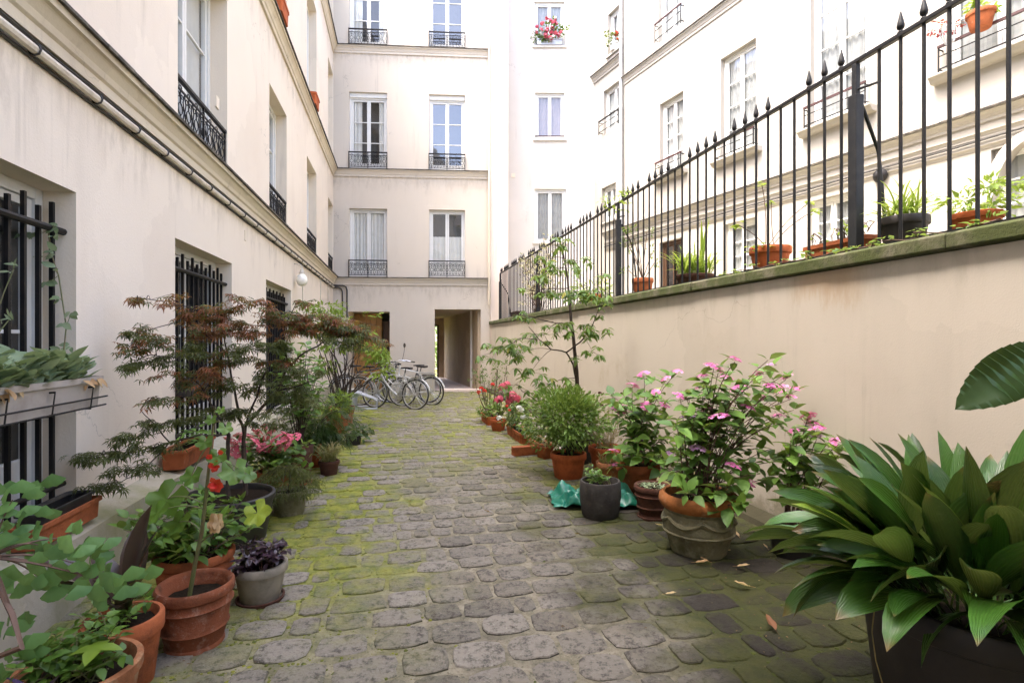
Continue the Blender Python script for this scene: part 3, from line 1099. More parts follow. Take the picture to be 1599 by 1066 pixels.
# moss cushions in the joints along the shaded sides
mb = MB()
n_ = 0
while n_ < 9000:
    Y = 2.3 + 9 * rg.random() ** 1.5
    cl = rg.gauss(-1.35, .45) if rg.random() < .72 else rg.gauss(1.5, .4)
    if not (-2.1 < cl < 2.0):
        continue
    x = cl - .2165 * Y + .55
    n_ += 1
    r = .003 + .013 * rg.random() ** 2
    h = r * rg.uniform(.15, .38)
    th0 = rg.random() * 6
    ring = [(x + r * cos(th0 + k * pi / 3) * rg.uniform(.7, 1.2), Y + r * sin(th0 + k * pi / 3) * rg.uniform(.7, 1.2), .007) for k in range(6)]
    mid = [(x + (a_ - x) * .6, Y + (b_ - Y) * .6, .009 + h * rg.uniform(.7, 1)) for a_, b_, c_ in ring]
    mb.add(ring + mid + [(x, Y, .009 + h * 1.15)], [(k, (k + 1) % 6, 6 + (k + 1) % 6, 6 + k) for k in range(6)] + [(6 + k, 6 + (k + 1) % 6, 12) for k in range(6)], var=.05 + .9 * rg.random() if cl < 0 else .03)
mm, t, b_ = new_mat('moss_cushion')
at_ = t.nodes.new("ShaderNodeAttribute")
at_.attribute_name = 'var'
c_ = mixc(t, (.05, .065, .008), (.22, .225, .022), at_.outputs['Fac'])
t.links.new(mixc(t, c_, (.03, .035, .008), math_(t, 'MULTIPLY', ramp(t, noise(t, 160, 4, .7), .45, .7), .6)), b_.inputs['Base Color'])
b_.inputs['Roughness'].default_value = 1.0
bump(t, b_, noise(t, 300, 4, .7), 1.0, .004)
tag(mb.build('moss', mm, smooth=True), 'low moss cushions between the setts', 'moss', kind='stuff')
# passage floor slabs
mb = MB()
nrow = 12
for i in range(nrow):
    for j in range(4):
        y0, y1 = .16 + (D - .16) * i / nrow, .16 + (D - .16) * (i + 1) / nrow
        w_ = (b - a)
        aa, bb = oR[0] + (oR[1] - oR[0]) * j / 4, oR[0] + (oR[1] - oR[0]) * (j + 1) / 4
        p4 = [sh(aa + .004, y0 + .004, .03), sh(bb - .004, y0 + .004, .03), sh(bb - .004, y1 - .004, .03), sh(aa + .004, y1 - .004, .03)]
        mb.quad(*p4)
pf = place(mb.build('passage_floor', M['pilaster']), FB)
tag(pf, kind='structure')
# far yard seen through the passage
FY = Frame(-8, 29, 1, 0)
fyw = place(thing('garden_wall', 'sunlit pale wall of the yard glimpsed through the passage', 'wall'), FY)
mb = MB()
mb.box(0, 8, 0, .3, 0, 2.2)
mb.build('wall', M['wall_facade'], fyw, bevel=.02)
# ------------------------------------------------------------------ plant and pot materials
def aged(name, base, bloom, algae, lo=.5, hi=.72):
    m, t, b = new_mat(name)
    c = mixc(t, base, tuple(x * .6 for x in base), ramp(t, noise(t, 8, 6, .7), .4, .7))
    c = mixc(t, c, bloom, math_(t, 'MULTIPLY', ramp(t, noise(t, 13, 8, .75), lo, hi), .8))
    c = mixc(t, c, algae, math_(t, 'MULTIPLY', ramp(t, noise(t, 5, 6, .7), .5, .72), .75))
    t.links.new(c, b.inputs['Base Color'])
    b.inputs['Roughness'].default_value = .85
    b.inputs['Specular IOR Level'].default_value = .25
    bump(t, b, noise(t, 55, 7, .7), .6, .008)
    return m
M['terra'] = aged('terracotta', (.36, .105, .038), (.42, .27, .19), (.15, .055, .025), .60, .80)
M['terra_red'] = aged('red_terracotta', (.45, .11, .035), (.45, .26, .17), (.24, .065, .025), .66, .86)
M['terra_old'] = aged('aged_terracotta', (.20, .062, .026), (.34, .22, .16), (.055, .032, .016))
M['terra_moss'] = aged('mossy_terracotta', (.30, .12, .05), (.30, .25, .15), (.10, .11, .035))
M['stone_pot'] = aged('weathered_stone', (.19, .175, .105), (.32, .30, .21), (.065, .08, .02))
M['rust_rim'] = aged('rusty_clay', (.33, .12, .035), (.36, .25, .15), (.16, .08, .03), .55, .75)
M['beige_pot'] = plain('beige_plastic', (.27, .24, .19), .6, c2=(.17, .15, .11), scale=12)
M['grey_pot'] = aged('grey_fired_clay', (.05, .045, .04), (.11, .10, .09), (.022, .02, .016), .55, .8)
M['black_pot'] = plain('black_plastic', (.014, .013, .013), .5, c2=(.03, .028, .025))
M['brown_pot'] = aged('brown_glazed', (.085, .035, .022), (.13, .075, .05), (.045, .025, .018))
M['choc_pot'] = plain('chocolate_plastic', (.016, .011, .009), .6, c2=(.03, .022, .018), scale=5)
M['planter'] = plain('taupe_plastic', (.40, .36, .32), .55, c2=(.30, .26, .22), scale=6)
M['bark'] = plain('bark', (.06, .04, .028), .85, c2=(.025, .018, .014), scale=30, bstr=.8)
M['stem'] = plain('green_stem', (.10, .12, .035), .6, c2=(.14, .10, .05))
M['stem_red'] = plain('brown_stem', (.10, .055, .035), .7)
M['lf_mid'] = leafmat('leaf_mid', (.032, .085, .010), (.115, .22, .028), (.28, .34, .03))
M['lf_hyd'] = leafmat('leaf_hydrangea', (.038, .105, .018), (.18, .33, .055), (.40, .50, .05), rough=.5)
M['lf_dark'] = leafmat('leaf_dark', (.012, .036, .008), (.042, .092, .018), (.10, .16, .02), rough=.38)
M['lf_asp'] = leafmat('leaf_aspidistra', (.009, .034, .006), (.055, .15, .018), (.24, .35, .035), rough=.32, trans=.14, spec=.5)
_t = M['lf_asp'].node_tree
_ac = _t.nodes.new("ShaderNodeAttribute")
_ac.attribute_name = 'across'
_w = math_(_t, 'SINE', math_(_t, 'MULTIPLY', _ac.outputs['Fac'], 34.0))
_w = math_(_t, 'ADD', _w, math_(_t, 'MULTIPLY', noise(_t, 30, 3, .6), 1.5))
bump(_t, _t.nodes["Principled BSDF"], _w, .35, .0022)
_al = _t.nodes.new("ShaderNodeAttribute")
_al.attribute_name = 'along'
_pb = _t.nodes["Principled BSDF"]
_cs = _pb.inputs['Base Color'].links[0].from_socket
_tip = ramp(_t, math_(_t, 'ADD', _al.outputs['Fac'], math_(_t, 'MULTIPLY', noise(_t, 5, 3, .6), .35)), 1.10, 1.19)
_cs = mixc(_t, _cs, (.17, .10, .035), math_(_t, 'MULTIPLY', _tip, .8))
_cs = mixc(_t, _cs, (.16, .19, .10), math_(_t, 'MULTIPLY', ramp(_t, noise(_t, 16, 6, .75), .54, .75), .35))
_t.links.new(_cs, _pb.inputs['Base Color'])
M['lf_lime'] = leafmat('leaf_lime', (.13, .24, .022), (.26, .36, .04), (.40, .44, .06), trans=.38)
M['lf_mapleg'] = leafmat('leaf_maple_green', (.026, .040, .010), (.095, .115, .026), (.17, .09, .025), trans=.3)
M['lf_mapler'] = leafmat('leaf_maple_red', (.07, .022, .014), (.32, .085, .032), (.20, .13, .035), trans=.34)
M['lf_ginkgo'] = leafmat('leaf_ginkgo', (.042, .125, .034), (.15, .30, .085), rough=.48)
M['lf_purple'] = leafmat('leaf_purple', (.014, .007, .013), (.045, .020, .036), rough=.35, trans=.08)
M['lf_bronze'] = leafmat('leaf_bronze', (.016, .010, .008), (.045, .022, .015), rough=.32, trans=.08)
M['lf_violet'] = leafmat('leaf_violet', (.045, .025, .085), (.08, .045, .14), trans=.1)
M['lf_grey'] = leafmat('leaf_grey', (.13, .20, .095), (.32, .40, .25), (.40, .30, .13))
M['lf_dry'] = leafmat('leaf_dry', (.36, .20, .09), (.55, .40, .22), rough=.8)
M['lf_straw'] = leafmat('leaf_straw', (.28, .22, .10), (.16, .17, .06), rough=.8)
M['lf_tree'] = leafmat('leaf_tree', (.040, .10, .018), (.15, .26, .04), (.42, .33, .03), trans=.32)
M['lf_bush'] = leafmat('leaf_bush', (.045, .11, .014), (.17, .28, .045), (.28, .36, .07))
def petal(name, a, b_):
    return leafmat(name, a, b_, rough=.6, trans=.2)
M['fl_pink'] = petal('petal_pink', (.66, .10, .36), (.80, .30, .58))
M['fl_lilac'] = petal('petal_lilac', (.50, .22, .52), (.66, .42, .66))
M['fl_rose'] = petal('petal_rose', (.62, .05, .12), (.75, .20, .28))
M['fl_red'] = petal('petal_red', (.55, .012, .012), (.68, .04, .03))
M['fl_white'] = petal('petal_white', (.75, .75, .70), (.8, .8, .78))

# ------------------------------------------------------------------ leaf templates: length 1 on +x, upper face +z
def tp_oval(w=.5, fold=.12, droop=.15, belly=.42, n=4, wavy=0.0):
    vs, fs = [], []
    for i in range(n + 1):
        t_ = i / n
        hw = w / 2 * (sin(pi * t_ ** (math.log(.5) / math.log(belly))) ** .85 if 0 < t_ < 1 else 0.0)
        z = -droop * t_ * t_
        wz = wavy * sin(i * 2.1)
        vs += [(t_, hw, z + fold * hw * 2 + wz), (t_, 0, z), (t_, -hw, z + fold * hw * 2 - wz)]
    for i in range(n):
        a, b = 3 * i, 3 * i + 3
        if i == 0:
            fs += [(a + 1, b + 1, b), (a + 1, b + 2, b + 1)]
        elif i == n - 1:
            fs += [(a, a + 1, b + 1), (a + 1, a + 2, b + 1)]
        else:
            fs += [(a, a + 1, b + 1, b), (a + 1, a + 2, b + 2, b + 1)]
    return vs, fs
def tp_dia(w=.45, fold=.15, droop=.12):
    return [(0, 0, 0), (.42, w / 2, fold * w), (1, 0, -droop), (.42, -w / 2, fold * w), (.45, 0, -.02)], [(0, 4, 1), (4, 2, 1), (0, 3, 4), (4, 3, 2)]
def tp_palm(lobes=7, w=.2, droop=.25):
    vs, fs = [], []
    for i in range(lobes):
        q = (i / (lobes - 1) - .5) * 2
        th = q * 2.15
        L = 1.0 - .55 * abs(q) ** 1.4
        d = (cos(th), sin(th))
        p = (-d[1], d[0])
        o = len(vs)
        ww = w * (L ** .8) / 2
        for (t_, s_, z) in ((0, 0, 0), (.48, 1, .03), (1, 0, -droop * L), (.48, -1, .03), (.5, 0, -.02)):
            vs.append((d[0] * t_ * L + p[0] * s_ * ww, d[1] * t_ * L + p[1] * s_ * ww, z))
        fs += [(o, o + 4, o + 1), (o + 4, o + 2, o + 1), (o, o + 3, o + 4), (o + 4, o + 3, o + 2)]
    return vs, fs
def tp_fan():
    vs, fs = [(0, 0, 0)], []
    n = 10
    for i in range(n + 1):
        th = -1.0 + 2.0 * i / n
        r = 1.0 - (.05 if i == n // 2 else 0)
        vs.append((.55 * cos(th) * r, .55 * sin(th) * r, .02 * abs(sin(i * 1.3))))
    for i in range(n + 1):
        th = -1.0 + 2.0 * i / n
        r = 1.0 + .02 * sin(i * 2.6) - (.10 if i == n // 2 else 0)
        vs.append((cos(th) * r * .96, sin(th) * r * .96, -.10 * cos(th) - .06 + .02 * sin(i * 2.0)))
    for i in range(n):
        fs.append((0, 1 + i, 2 + i))
        fs.append((1 + i, n + 2 + i, n + 3 + i, 2 + i))
    return vs, fs
def tp_lobed(lobes=5, cup=.16):
    vs, fs = [(.38, 0, 0)], []
    n = lobes * 4 + 1
    for ring, rr in ((0, .55), (1, 1.0)):
        for i in range(n):
            th = -pi * .93 + 2 * pi * .93 * i / (n - 1)
            r = .56 * (1 + .17 * cos(lobes * th)) * (1 + .07 * sin(i * 2.9))
            r *= rr
            vs.append((.38 + r * cos(th), r * sin(th), cup * rr * rr * (.6 + .5 * sin(lobes * th + .6)) - .06 * rr))
    for i in range(n - 1):
        fs.append((0, 1 + i, 2 + i))
        fs.append((1 + i, n + 1 + i, n + 2 + i, 2 + i))
    return vs, fs
def tp_pinnate(pairs=6, w=.11, l=.28, droop=.3):
    """compound leaf: leaflets along a rachis"""
    vs, fs = [], []
    for i in range(pairs + 1):
        t_ = .2 + .8 * i / pairs
        z = -droop * t_ * t_
        for sgn in ((1, -1) if i < pairs else (0,)):
            th = sgn * 1.05
            L = l * (1 - .35 * abs(t_ - .55))
            d = (cos(th), sin(th))
            p = (-d[1], d[0])
            o = len(vs)
            for (a, s_, dz) in ((0, 0, 0), (.45, .5, .01), (1, 0, -.08), (.45, -.5, .01)):
                vs.append((t_ + d[0] * a * L + p[0] * s_ * w, d[1] * a * L + p[1] * s_ * w, z + dz))
            fs += [(o, o + 2, o + 1), (o, o + 3, o + 2)]
    o = len(vs)
    vs += [(0, .008, 0), (0, -.008, 0), (.6, -.006, -droop * .36), (.6, .006, -droop * .36), (1, 0, -droop)]
    fs += [(o, o + 1, o + 2, o + 3), (o + 3, o + 2, o + 4)]
    return vs, fs

T = {
    'oval': tp_oval(.56, .10, .2), 'ovate': tp_oval(.62, .10, .28, .36), 'lance': tp_oval(.26, .12, .25), 'dia': tp_dia(), 'slim': tp_dia(.24),
    'round': tp_oval(.85, .08, .1, .5), 'maple': tp_palm(7, .19, .3), 'maple5': tp_palm(5, .2, .35), 'fern': tp_palm(7, .09, .5), 'fan': tp_fan(), 'lobed': tp_lobed(), 'pin': tp_pinnate(), 'petal': tp_oval(.8, .05, .1, .62, 3),
}

def leaf(mb, tpl, p, d, up, s, var=None, w=1.0, rnd=random):
    d = V(d)
    if d.length < 1e-6:
        d = V((1, 0, 0))
    d.normalize()
    up = V(up)
    y = up.cross(d)
    if y.length < 1e-4:
        y = d.orthogonal()
    y.normalize()
    z = d.cross(y)
    p = V(p)
    vs, fs = T[tpl] if isinstance(tpl, str) else tpl
    dx, dy, dz = d * s, y * (s * w), z * s
    mb.add([p + dx * a + dy * b + dz * c for a, b, c in vs], fs, var=max(.01, min(1, rnd.betavariate(2, 2.2) if var is None else var)))

def rv(rnd, s=1.0):
    return V((rnd.uniform(-1, 1), rnd.uniform(-1, 1), rnd.uniform(-1, 1))) * s

def bez(p0, p1, c, n=7):
    p0, p1, c = V(p0), V(p1), V(c)
    return [p0 * (1 - t_) ** 2 + c * 2 * t_ * (1 - t_) + p1 * t_ * t_ for t_ in [i / n for i in range(n + 1)]]

def PT(px, py, Y):
    return V(((px - CX) / FPX * Y, Y, EYE + (CY - py) / FPX * Y))

# ------------------------------------------------------------------ pots
def pot_profile(style, rr, rb, h):
    if style == 'classic':
        q = rb + (rr - rb) * .76
        return [(rb * .96, 0), (rb, .006), (q * .97, h * .76), (rr * .985, h * .765), (rr, h * .79), (rr, h * .97), (rr - .005, h), (rr - .02, h), (rr - .026, h * .95), (rr - .03, h * .8)]
    if style == 'bell':      # thick rolled rim with a raised ring below and near the foot
        return [(rb * .94, 0), (rb * 1.04, .008), (rb * 1.04, .022), (rb * 1.0, .03), (rb + (rr - rb) * .35, h * .30), (rb + (rr - rb) * .37 + .008, h * .33), (rb + (rr - rb) * .38, h * .37), (rb + (rr - rb) * .66, h * .66), (rb + (rr - rb) * .70 + .010, h * .69), (rb + (rr - rb) * .70, h * .73),
                (rr * .90, h * .80), (rr * .985, h * .84), (rr, h * .9), (rr * .985, h * .97), (rr * .94, h), (rr * .88, h * .985), (rr * .83, h * .93), (rr * .81, h * .86), (rr * .78, h * .84), (rr * .77, h * .68)]
    if style == 'cyl':
        return [(rb * .6, 0), (rb * .86, .006), (rb * .97, .04), (rb * 1.02, h * .3), (rr * 1.02, h * .6), (rr, h * .95), (rr - .006, h), (rr - .02, h), (rr - .024, h * .93), (rr - .026, h * .8)]
    if style == 'urn':
        return [(rb * .9, 0), (rb, .012), (rb * 1.03, .03), (rb * 1.18, h * .28), (rb * 1.30, h * .36), (rb * 1.34, h * .385), (rb * 1.30, h * .41), (rb * 1.33, h * .45), (rr * .86, h * .60), (rr * .87, h * .66), (rr * .83, h * .70), (rr * .90, h * .76), (rr * .985, h * .82), (rr, h * .88), (rr * .98, h * .95), (rr * .9, h), (rr * .84, h * .985), (rr * .82, h * .9), (rr * .80, h * .75)]
    if style == 'tub':
        return [(rb * .97, 0), (rb, .01), (rb + (rr - rb) * .8, h * .86), (rr * .99, h * .87), (rr, h * .9), (rr, h * .985), (rr - .008, h), (rr - .022, h), (rr - .03, h * .94), (rr - .035, h * .8)]

def pot(name, label, cat, loc, rr, rb, h, mat, style='classic', group=None, saucer=0, soil=.86, wob=.006, cap=None, n=36):
    t = thing(name, label, cat, loc, random.uniform(0, 6), group)
    pr = pot_profile(style, rr, rb, h)
    z0 = .018 if saucer else 0
    mb = MB()
    mb.lathe(pr, n, (0, 0, z0), wob)
    mats = M[mat]
    if cap:
        # rim in a second material
        zc = h * .74 + z0
        for i, f in enumerate(mb.f):
            zz = sum(mb.v[k][2] for k in f) / len(f)
            if zz > zc:
                mb.m[i] = 1
        mats = [M[mat], M[cap]]
    mb.build('pot', mats, t, smooth=True)
    if saucer:
        s_ = MB()
        q = rb * 1.22
        s_.lathe([(q * .9, 0), (q * .96, .004), (q, .03), (q - .006, .033), (q - .014, .03), (q * .9, .012)], n)
        s_.lathe([(q * .93, .012), (0.001, .014)], n, cap0=False)
        s_.build('saucer', M[saucer if isinstance(saucer, str) else mat], t, smooth=True)
    s_ = MB()
    zs = h * soil + z0
    ri = pr[-1][0] + (pr[-3][0] - pr[-1][0]) * .5
    vs, fs = [(0, 0, zs + .01)], []
    for k, q in enumerate((.5, .98)):
        for j in range(20):
            th = 2 * pi * j / 20
            vs.append((ri * q * cos(th), ri * q * sin(th), zs + random.uniform(-.008, .008)))
    for j in range(20):
        j2 = (j + 1) % 20
        fs += [(0, 1 + j, 1 + j2), (1 + j, 21 + j, 21 + j2, 1 + j2)]
    s_.add(vs, fs)
    s_.build('soil', M['soil'], t, smooth=True)
    t.rotation_euler = (0, 0, 0)
    return t, zs

def trough(name, label, cat, loc, rz, L, D, h, mat, group=None, lip=.015, soil=.82, taper=.8):
    """tapered rectangular window box, long side on local x, origin at its base centre"""
    t = thing(name, label, cat, loc, rz, group)
    def ring(l, d, z, r=.03):
        pts = []
        for cx_, cy_, a0 in ((1, 1, 0), (-1, 1, 90), (-1, -1, 180), (1, -1, 270)):
            for k in range(4):
                th = R_(a0 + 30 * k)
                pts.append((cx_ * (l / 2 - r) + r * cos(th), cy_ * (d / 2 - r) + r * sin(th), z))
        return pts
    mb = MB()
    rings = [ring(L * .95 * 1, D * taper, 0), ring(L - lip * 1.6, D - lip * 1.6, h * .80), ring(L, D, h * .81), ring(L, D, h), ring(L - .03, D - .03, h), ring(L - .045, D - .045, h * .78)]
    vs = [p for r_ in rings for p in r_]
    fs = [tuple(range(15, -1, -1))]
    for i in range(len(rings) - 1):
        for j in range(16):
            j2 = (j + 1) % 16
            fs.append((16 * i + j, 16 * i + j2, 16 * i + 16 + j2, 16 * i + 16 + j))
    mb.add(vs, fs)
    mb.build('box', M[mat], t, smooth=True)
    s_ = MB()
    s_.add(ring(L - .04, D - .04, h * soil), [tuple(range(16))])
    s_.build('soil', M['soil'], t)
    return t, h * soil

# ------------------------------------------------------------------ plants: each returns meshes under the thing t (local coords)
def stems_leaves(t, tips, soilz, r0, lt, ls, pairs, smat, lmat, sr=.0045, start=.3, rnd=None, up=.55, jitter=.35, lay=.55, base=None, petiole=.2, extra=0):
    rnd = rnd or random
    ms, mf = MB(), MB()
    for tip in tips:
        tip = V(tip)
        a = rnd.uniform(0, 2 * pi)
        q = r0 * sqrt(rnd.random())
        p0 = V((q * cos(a), q * sin(a), soilz)) if base is None else V(base) + V((q * cos(a), q * sin(a), 0))
        hgt = tip.z - p0.z
        c = p0 + (tip - p0) * .35 + V((0, 0, abs(hgt) * up * .6)) + rv(rnd, .05)
        pts = bez(p0, tip, c, 8)
        L = (tip - p0).length
        rr = [sr * (1 - .55 * i / 8) for i in range(9)]
        ms.tube(pts, rr, 5)
        for k in range(pairs):
            f = start + (1 - start) * (k + rnd.uniform(-.2, .2) + .5) / pairs
            f = min(.99, max(0, f))
            i = min(7, int(f * 8))
            p = pts[i].lerp(pts[i + 1], f * 8 - i)
            d = (pts[i + 1] - pts[i]).normalized()
            th = k * pi / 2 + rnd.uniform(-.5, .5)
            s0 = d.orthogonal().normalized()
            s1 = d.cross(s0)
            for sg in (1, -1):
                o = (s0 * cos(th) + s1 * sin(th)) * sg
                o.z *= .35
                dd = (o + d * .25 + V((0, 0, rnd.uniform(-.25, .35))) + rv(rnd, jitter * .5)).normalized()
                sz = ls * rnd.uniform(.65, 1.15) * (1 - .3 * max(0, f - .8) / .2)
                pp = p + dd * sz * petiole
                ms.tube([p, pp], sr * .35, 3, cap=False)
                leaf(mf, lt, pp, dd, V((0, 0, 1)) + rv(rnd, jitter), sz, rnd=rnd)
        for k in range(extra):
            dd = (rv(rnd) + V((0, 0, .4))).normalized()
            leaf(mf, lt, tip + dd * .01, dd, V((0, 0, 1)) + rv(rnd, jitter), ls * rnd.uniform(.5, .9), rnd=rnd)
    ms.build('stems', M[smat], t, smooth=True)
    return mf.build('foliage', M[lmat], t, smooth=True)

def blob_leaves(mf, c, rad, n, lt, ls, rnd, out=.6, hang=0.0, shell=.5, clumps=10, var=None, upj=.6):
    """uneven crown: leaves grouped in clumps inside an ellipsoid"""
    c = V(c)
    cl = []
    for _ in range(clumps):
        d = rv(rnd).normalized() * (rnd.random() ** .45)
        cl.append((V((d.x * rad[0], d.y * rad[1], d.z * rad[2])), rnd.uniform(.22, .5)))
    for _ in range(n):
        o, q = rnd.choice(cl)
        d = rv(rnd).normalized() * (rnd.random() ** (shell * .7))
        p = o + V((d.x * rad[0] * q, d.y * rad[1] * q, d.z * rad[2] * q))
        dd = (p.normalized() * out + d * .5 + rv(rnd, .6) + V((0, 0, -hang)))
        leaf(mf, lt, c + p, dd, V((0, 0, 1)) + rv(rnd, upj), ls * rnd.uniform(.6, 1.2), var=None if var is None else min(1, max(.01, rnd.gauss(*var))), rnd=rnd)

def blade(mb, p0, az, L, w, lift, droop, var, fold=.25, n=8, belly=.5, stalk=.0, twist=0.0):
    """long arching leaf growing from p0: a lifted, drooping midrib with two halves"""
    p = V(p0)
    vs, fs = [], []
    el = lift
    h = V((cos(az), sin(az), 0))
    side0 = V((-sin(az), cos(az), 0))
    for i in range(n + 1):
        t_ = i / n
        tt = max(0, (t_ - stalk) / (1 - stalk))
        hw = w / 2 * (sin(pi * tt ** (math.log(.5) / math.log(belly))) ** .8 if 0 < tt < 1 else (.08 if tt <= 0 else 0.0))
        d = h * cos(el) + V((0, 0, sin(el)))
        nr = V((-h.x * sin(el), -h.y * sin(el), cos(el)))
        tw = twist * t_
        sd = side0 * cos(tw) + nr * sin(tw)
        nn = nr * cos(tw) - side0 * sin(tw)
        vs += [p + sd * hw + nn * hw * fold, p + sd * hw * .5 + nn * hw * fold * .35, p, p - sd * hw * .5 + nn * hw * fold * .35, p - sd * hw + nn * hw * fold]
        p = p + d * (L / n)
        el -= droop / n * (.4 + 1.2 * t_)
    for i in range(n):
        for k in range(4):
            a = 5 * i + k
            fs.append((a, a + 1, a + 6, a + 5))
    mb.add(vs, fs, var=var)

def flower_head(r, n, rnd, kind='lace'):
    mb = MB()
    for k in range(n):
        th, q = rnd.uniform(0, 2 * pi), sqrt(rnd.random())
        if kind == 'lace':
            c = V((r * q * cos(th), r * q * sin(th), r * .35 * (1 - q * q) + rnd.uniform(-.004, .004)))
            nr = V((c.x * .5, c.y * .5, r)).normalized()
            s_ = r * rnd.uniform(.22, .36)
        else:
            d = rv(rnd).normalized()
            d.z = abs(d.z) * 1.0 - .35
            c = d * r * .8
            nr = d
            s_ = r * rnd.uniform(.38, .6)
        a = nr.orthogonal().normalized()
        b_ = nr.cross(a)
        va = rnd.uniform(.05, 1)
        for j in range(4 if kind == 'lace' else 5):
            ph = 2 * pi * j / (4 if kind == 'lace' else 5) + th
            leaf(mb, 'petal', c, a * cos(ph) + b_ * sin(ph) + nr * .25, nr, s_, var=va, rnd=rnd)
    return mb

class Heads:
    """flower heads as copies of one mesh"""
    def __init__(s, r, n, mat, kind='lace', name='flower_head', seed=1):
        s.mb, s.mat, s.name, s.first = flower_head(r, n, random.Random(seed), kind), mat, name, None
    def put(s, t, p, sc=1.0, tilt=(0, 0), rnd=random):
        if s.first is None:
            o = s.first = s.mb.build(s.name, M[s.mat], t, smooth=True)
        else:
            o = s.first.copy()
            COL.objects.link(o)
            o.parent = t
        o.location = p
        o.scale = (sc, sc, sc)
        o.rotation_euler = (tilt[0] + rnd.uniform(-.3, .3), tilt[1] + rnd.uniform(-.3, .3), rnd.uniform(0, 6))
        return o
# ================================================================== everything that stands, hangs or grows
rd = random.Random(5)
PLN = 'potted plants along the house wall'
PRN = 'potted plants along the garden wall'
WTN = 'pots standing on the wall coping'

def loc_l(px, py, Y, t):
    return PT(px, py, Y) - V(t.location)

# ---- taupe window box on the near barred window
bx = FL.at(2.80, -.15, 1.125)
t, zs = trough('window_box', 'taupe plastic window box of grey green rosettes with withered orange leaves on the near grille', 'window box', bx, FL.rz, .98, .2, .17, 'planter')
mf = MB()
for i in range(80):
    x, y = rd.uniform(-.46, .46), rd.uniform(-.08, .08)
    for k in range(6):
        a = rd.uniform(0, 6.28)
        el = rd.uniform(.2, 1.2)
        leaf(mf, 'oval', (x, y, zs + rd.uniform(0, .15) * (1 - abs(x) * .8)), (cos(a), sin(a), el + .25), (0, 0, 1), rd.uniform(.08, .14), var=min(.84, max(.02, rd.gauss(.45, .22))), rnd=rd)
mf.build('foliage', M['lf_grey'], t, smooth=True)
mf = MB()
for i in range(15):
    x = rd.choice((rd.uniform(-.48, .48), rd.uniform(.38, .49), rd.uniform(-.48, -.3)))
    leaf(mf, 'oval', (x, -.09 + rd.uniform(-.02, .02), zs + .02), (rd.uniform(-.6, .8), -.7, -rd.uniform(.2, 1.3)), (0, -1, .4), rd.uniform(.04, .075), rnd=rd)
mf.build('withered_leaves', M['lf_dry'], t, smooth=True)
mb = MB()
for x in (-.36, -.02, .33):
    mb.tube([(x, .14, .10), (x, -.112, .115), (x, -.098, -.008), (x, .12, -.012)], .006, 5)
mb.tube([(-.48, -.112, .05), (.48, -.112, .05)], .005, 5)
mb.tube([(-.48, -.104, -.0), (.48, -.104, -.0)], .005, 5)
mb.build('bracket', M['iron'], t)

t = thing('climbing_vine', 'thin vine climbing from the window box up the grille of the near window', 'vine', FL.at(3.28, -.02, 1.27))
ms, mf = MB(), MB()
c0 = V(t.location)
path = [PT(100, 548, 3.2) - c0, PT(104, 510, 3.25) - c0, PT(98, 470, 3.28) - c0, PT(92, 430, 3.3) - c0, PT(80, 395, 3.3) - c0, PT(76, 360, 3.28) - c0, PT(84, 352, 3.25) - c0]
ms.tube(path, .004, 5)
for i, (px, py) in enumerate(((95, 548), (75, 442), (94, 466), (112, 488), (70, 402), (62, 366), (88, 368), (85, 395), (104, 505), (45, 365), (90, 355), (110, 540), (85, 420))):
    p = PT(px, py, 3.26) - c0
    q = min(path, key=lambda w_: (w_ - p).length)
    ms.tube([q, p], .002, 3)
    for k in range(3):
        leaf(mf, 'oval', p + rv(rd, .012), (rd.uniform(-1, 1), -.3, rd.uniform(-.7, .4)), (0, -1, .6), rd.uniform(.04, .075), rnd=rd)
q0 = FL.at(2.62, -.1, 1.27) - c0
mt = MB()
for px, py in ((22, 420), (14, 500), (8, 560)):
    p = PT(px, py, 2.75) - c0
    mt.tube(bez(q0, p, q0 + V((-.1, 0, .15))), .003, 4)
    for k in range(5):
        leaf(mf, 'lance', p + rv(rd, .02), (rd.uniform(-1, .3), -.3, rd.uniform(-.3, 1)), (0, -1, .6), rd.uniform(.03, .06), var=.7, rnd=rd)
ms.build('stems', M['stem'], t)
mt.build('tendrils', M['stem'], t)
mf.build('foliage', M['lf_grey'], t, smooth=True)

# ---- trough and tray on the plinth under that window
p = FL.at(3.10, -.10, .43)
t, zs = trough('plant_trough', 'empty terracotta trough on the plinth holding a black tray', 'trough', p, FL.rz, .62, .17, .12, 'terra', soil=.3)
t, zs = trough('plant_tray', 'empty black plastic tray lying in the terracotta trough', 'tray', p + V((0, 0, .10)), FL.rz, .50, .155, .07, 'black_pot', soil=.25)

# ---- ginkgo at the picture's lower corner
t, zs = pot('potted_ginkgo', 'young ginkgo with fan shaped green leaves reaching over the plinth', 'potted plant', (-1.93, 1.72, 0), .15, .11, .28, 'terra', group=PLN)
c0 = V(t.location)
ms, mf = MB(), MB()
top = PT(-40, 790, 1.85) - c0
ms.tube([(0, 0, zs), (.05, .03, .4), PT(35, 1010, 1.75) - c0, PT(20, 960, 1.8) - c0, PT(-10, 900, 1.9) - c0, top], [.012, .011, .01, .009, .007, .004], 6)
tw = []
for (px, py, Y) in ((60, 850, 1.95), (120, 880, 2.0), (150, 905, 2.02), (190, 920, 2.0), (20, 780, 1.9), (60, 900, 2.0), (30, 990, 1.8), (110, 840, 2.05)):
    e = PT(px, py, Y) - c0
    b0 = PT(-15, 870, 1.88) - c0
    ms.tube(bez(b0, e, (b0 + e) / 2 + V((0, 0, .04))), [.005, .005, .004, .004, .003, .003, .002, .002], 4)
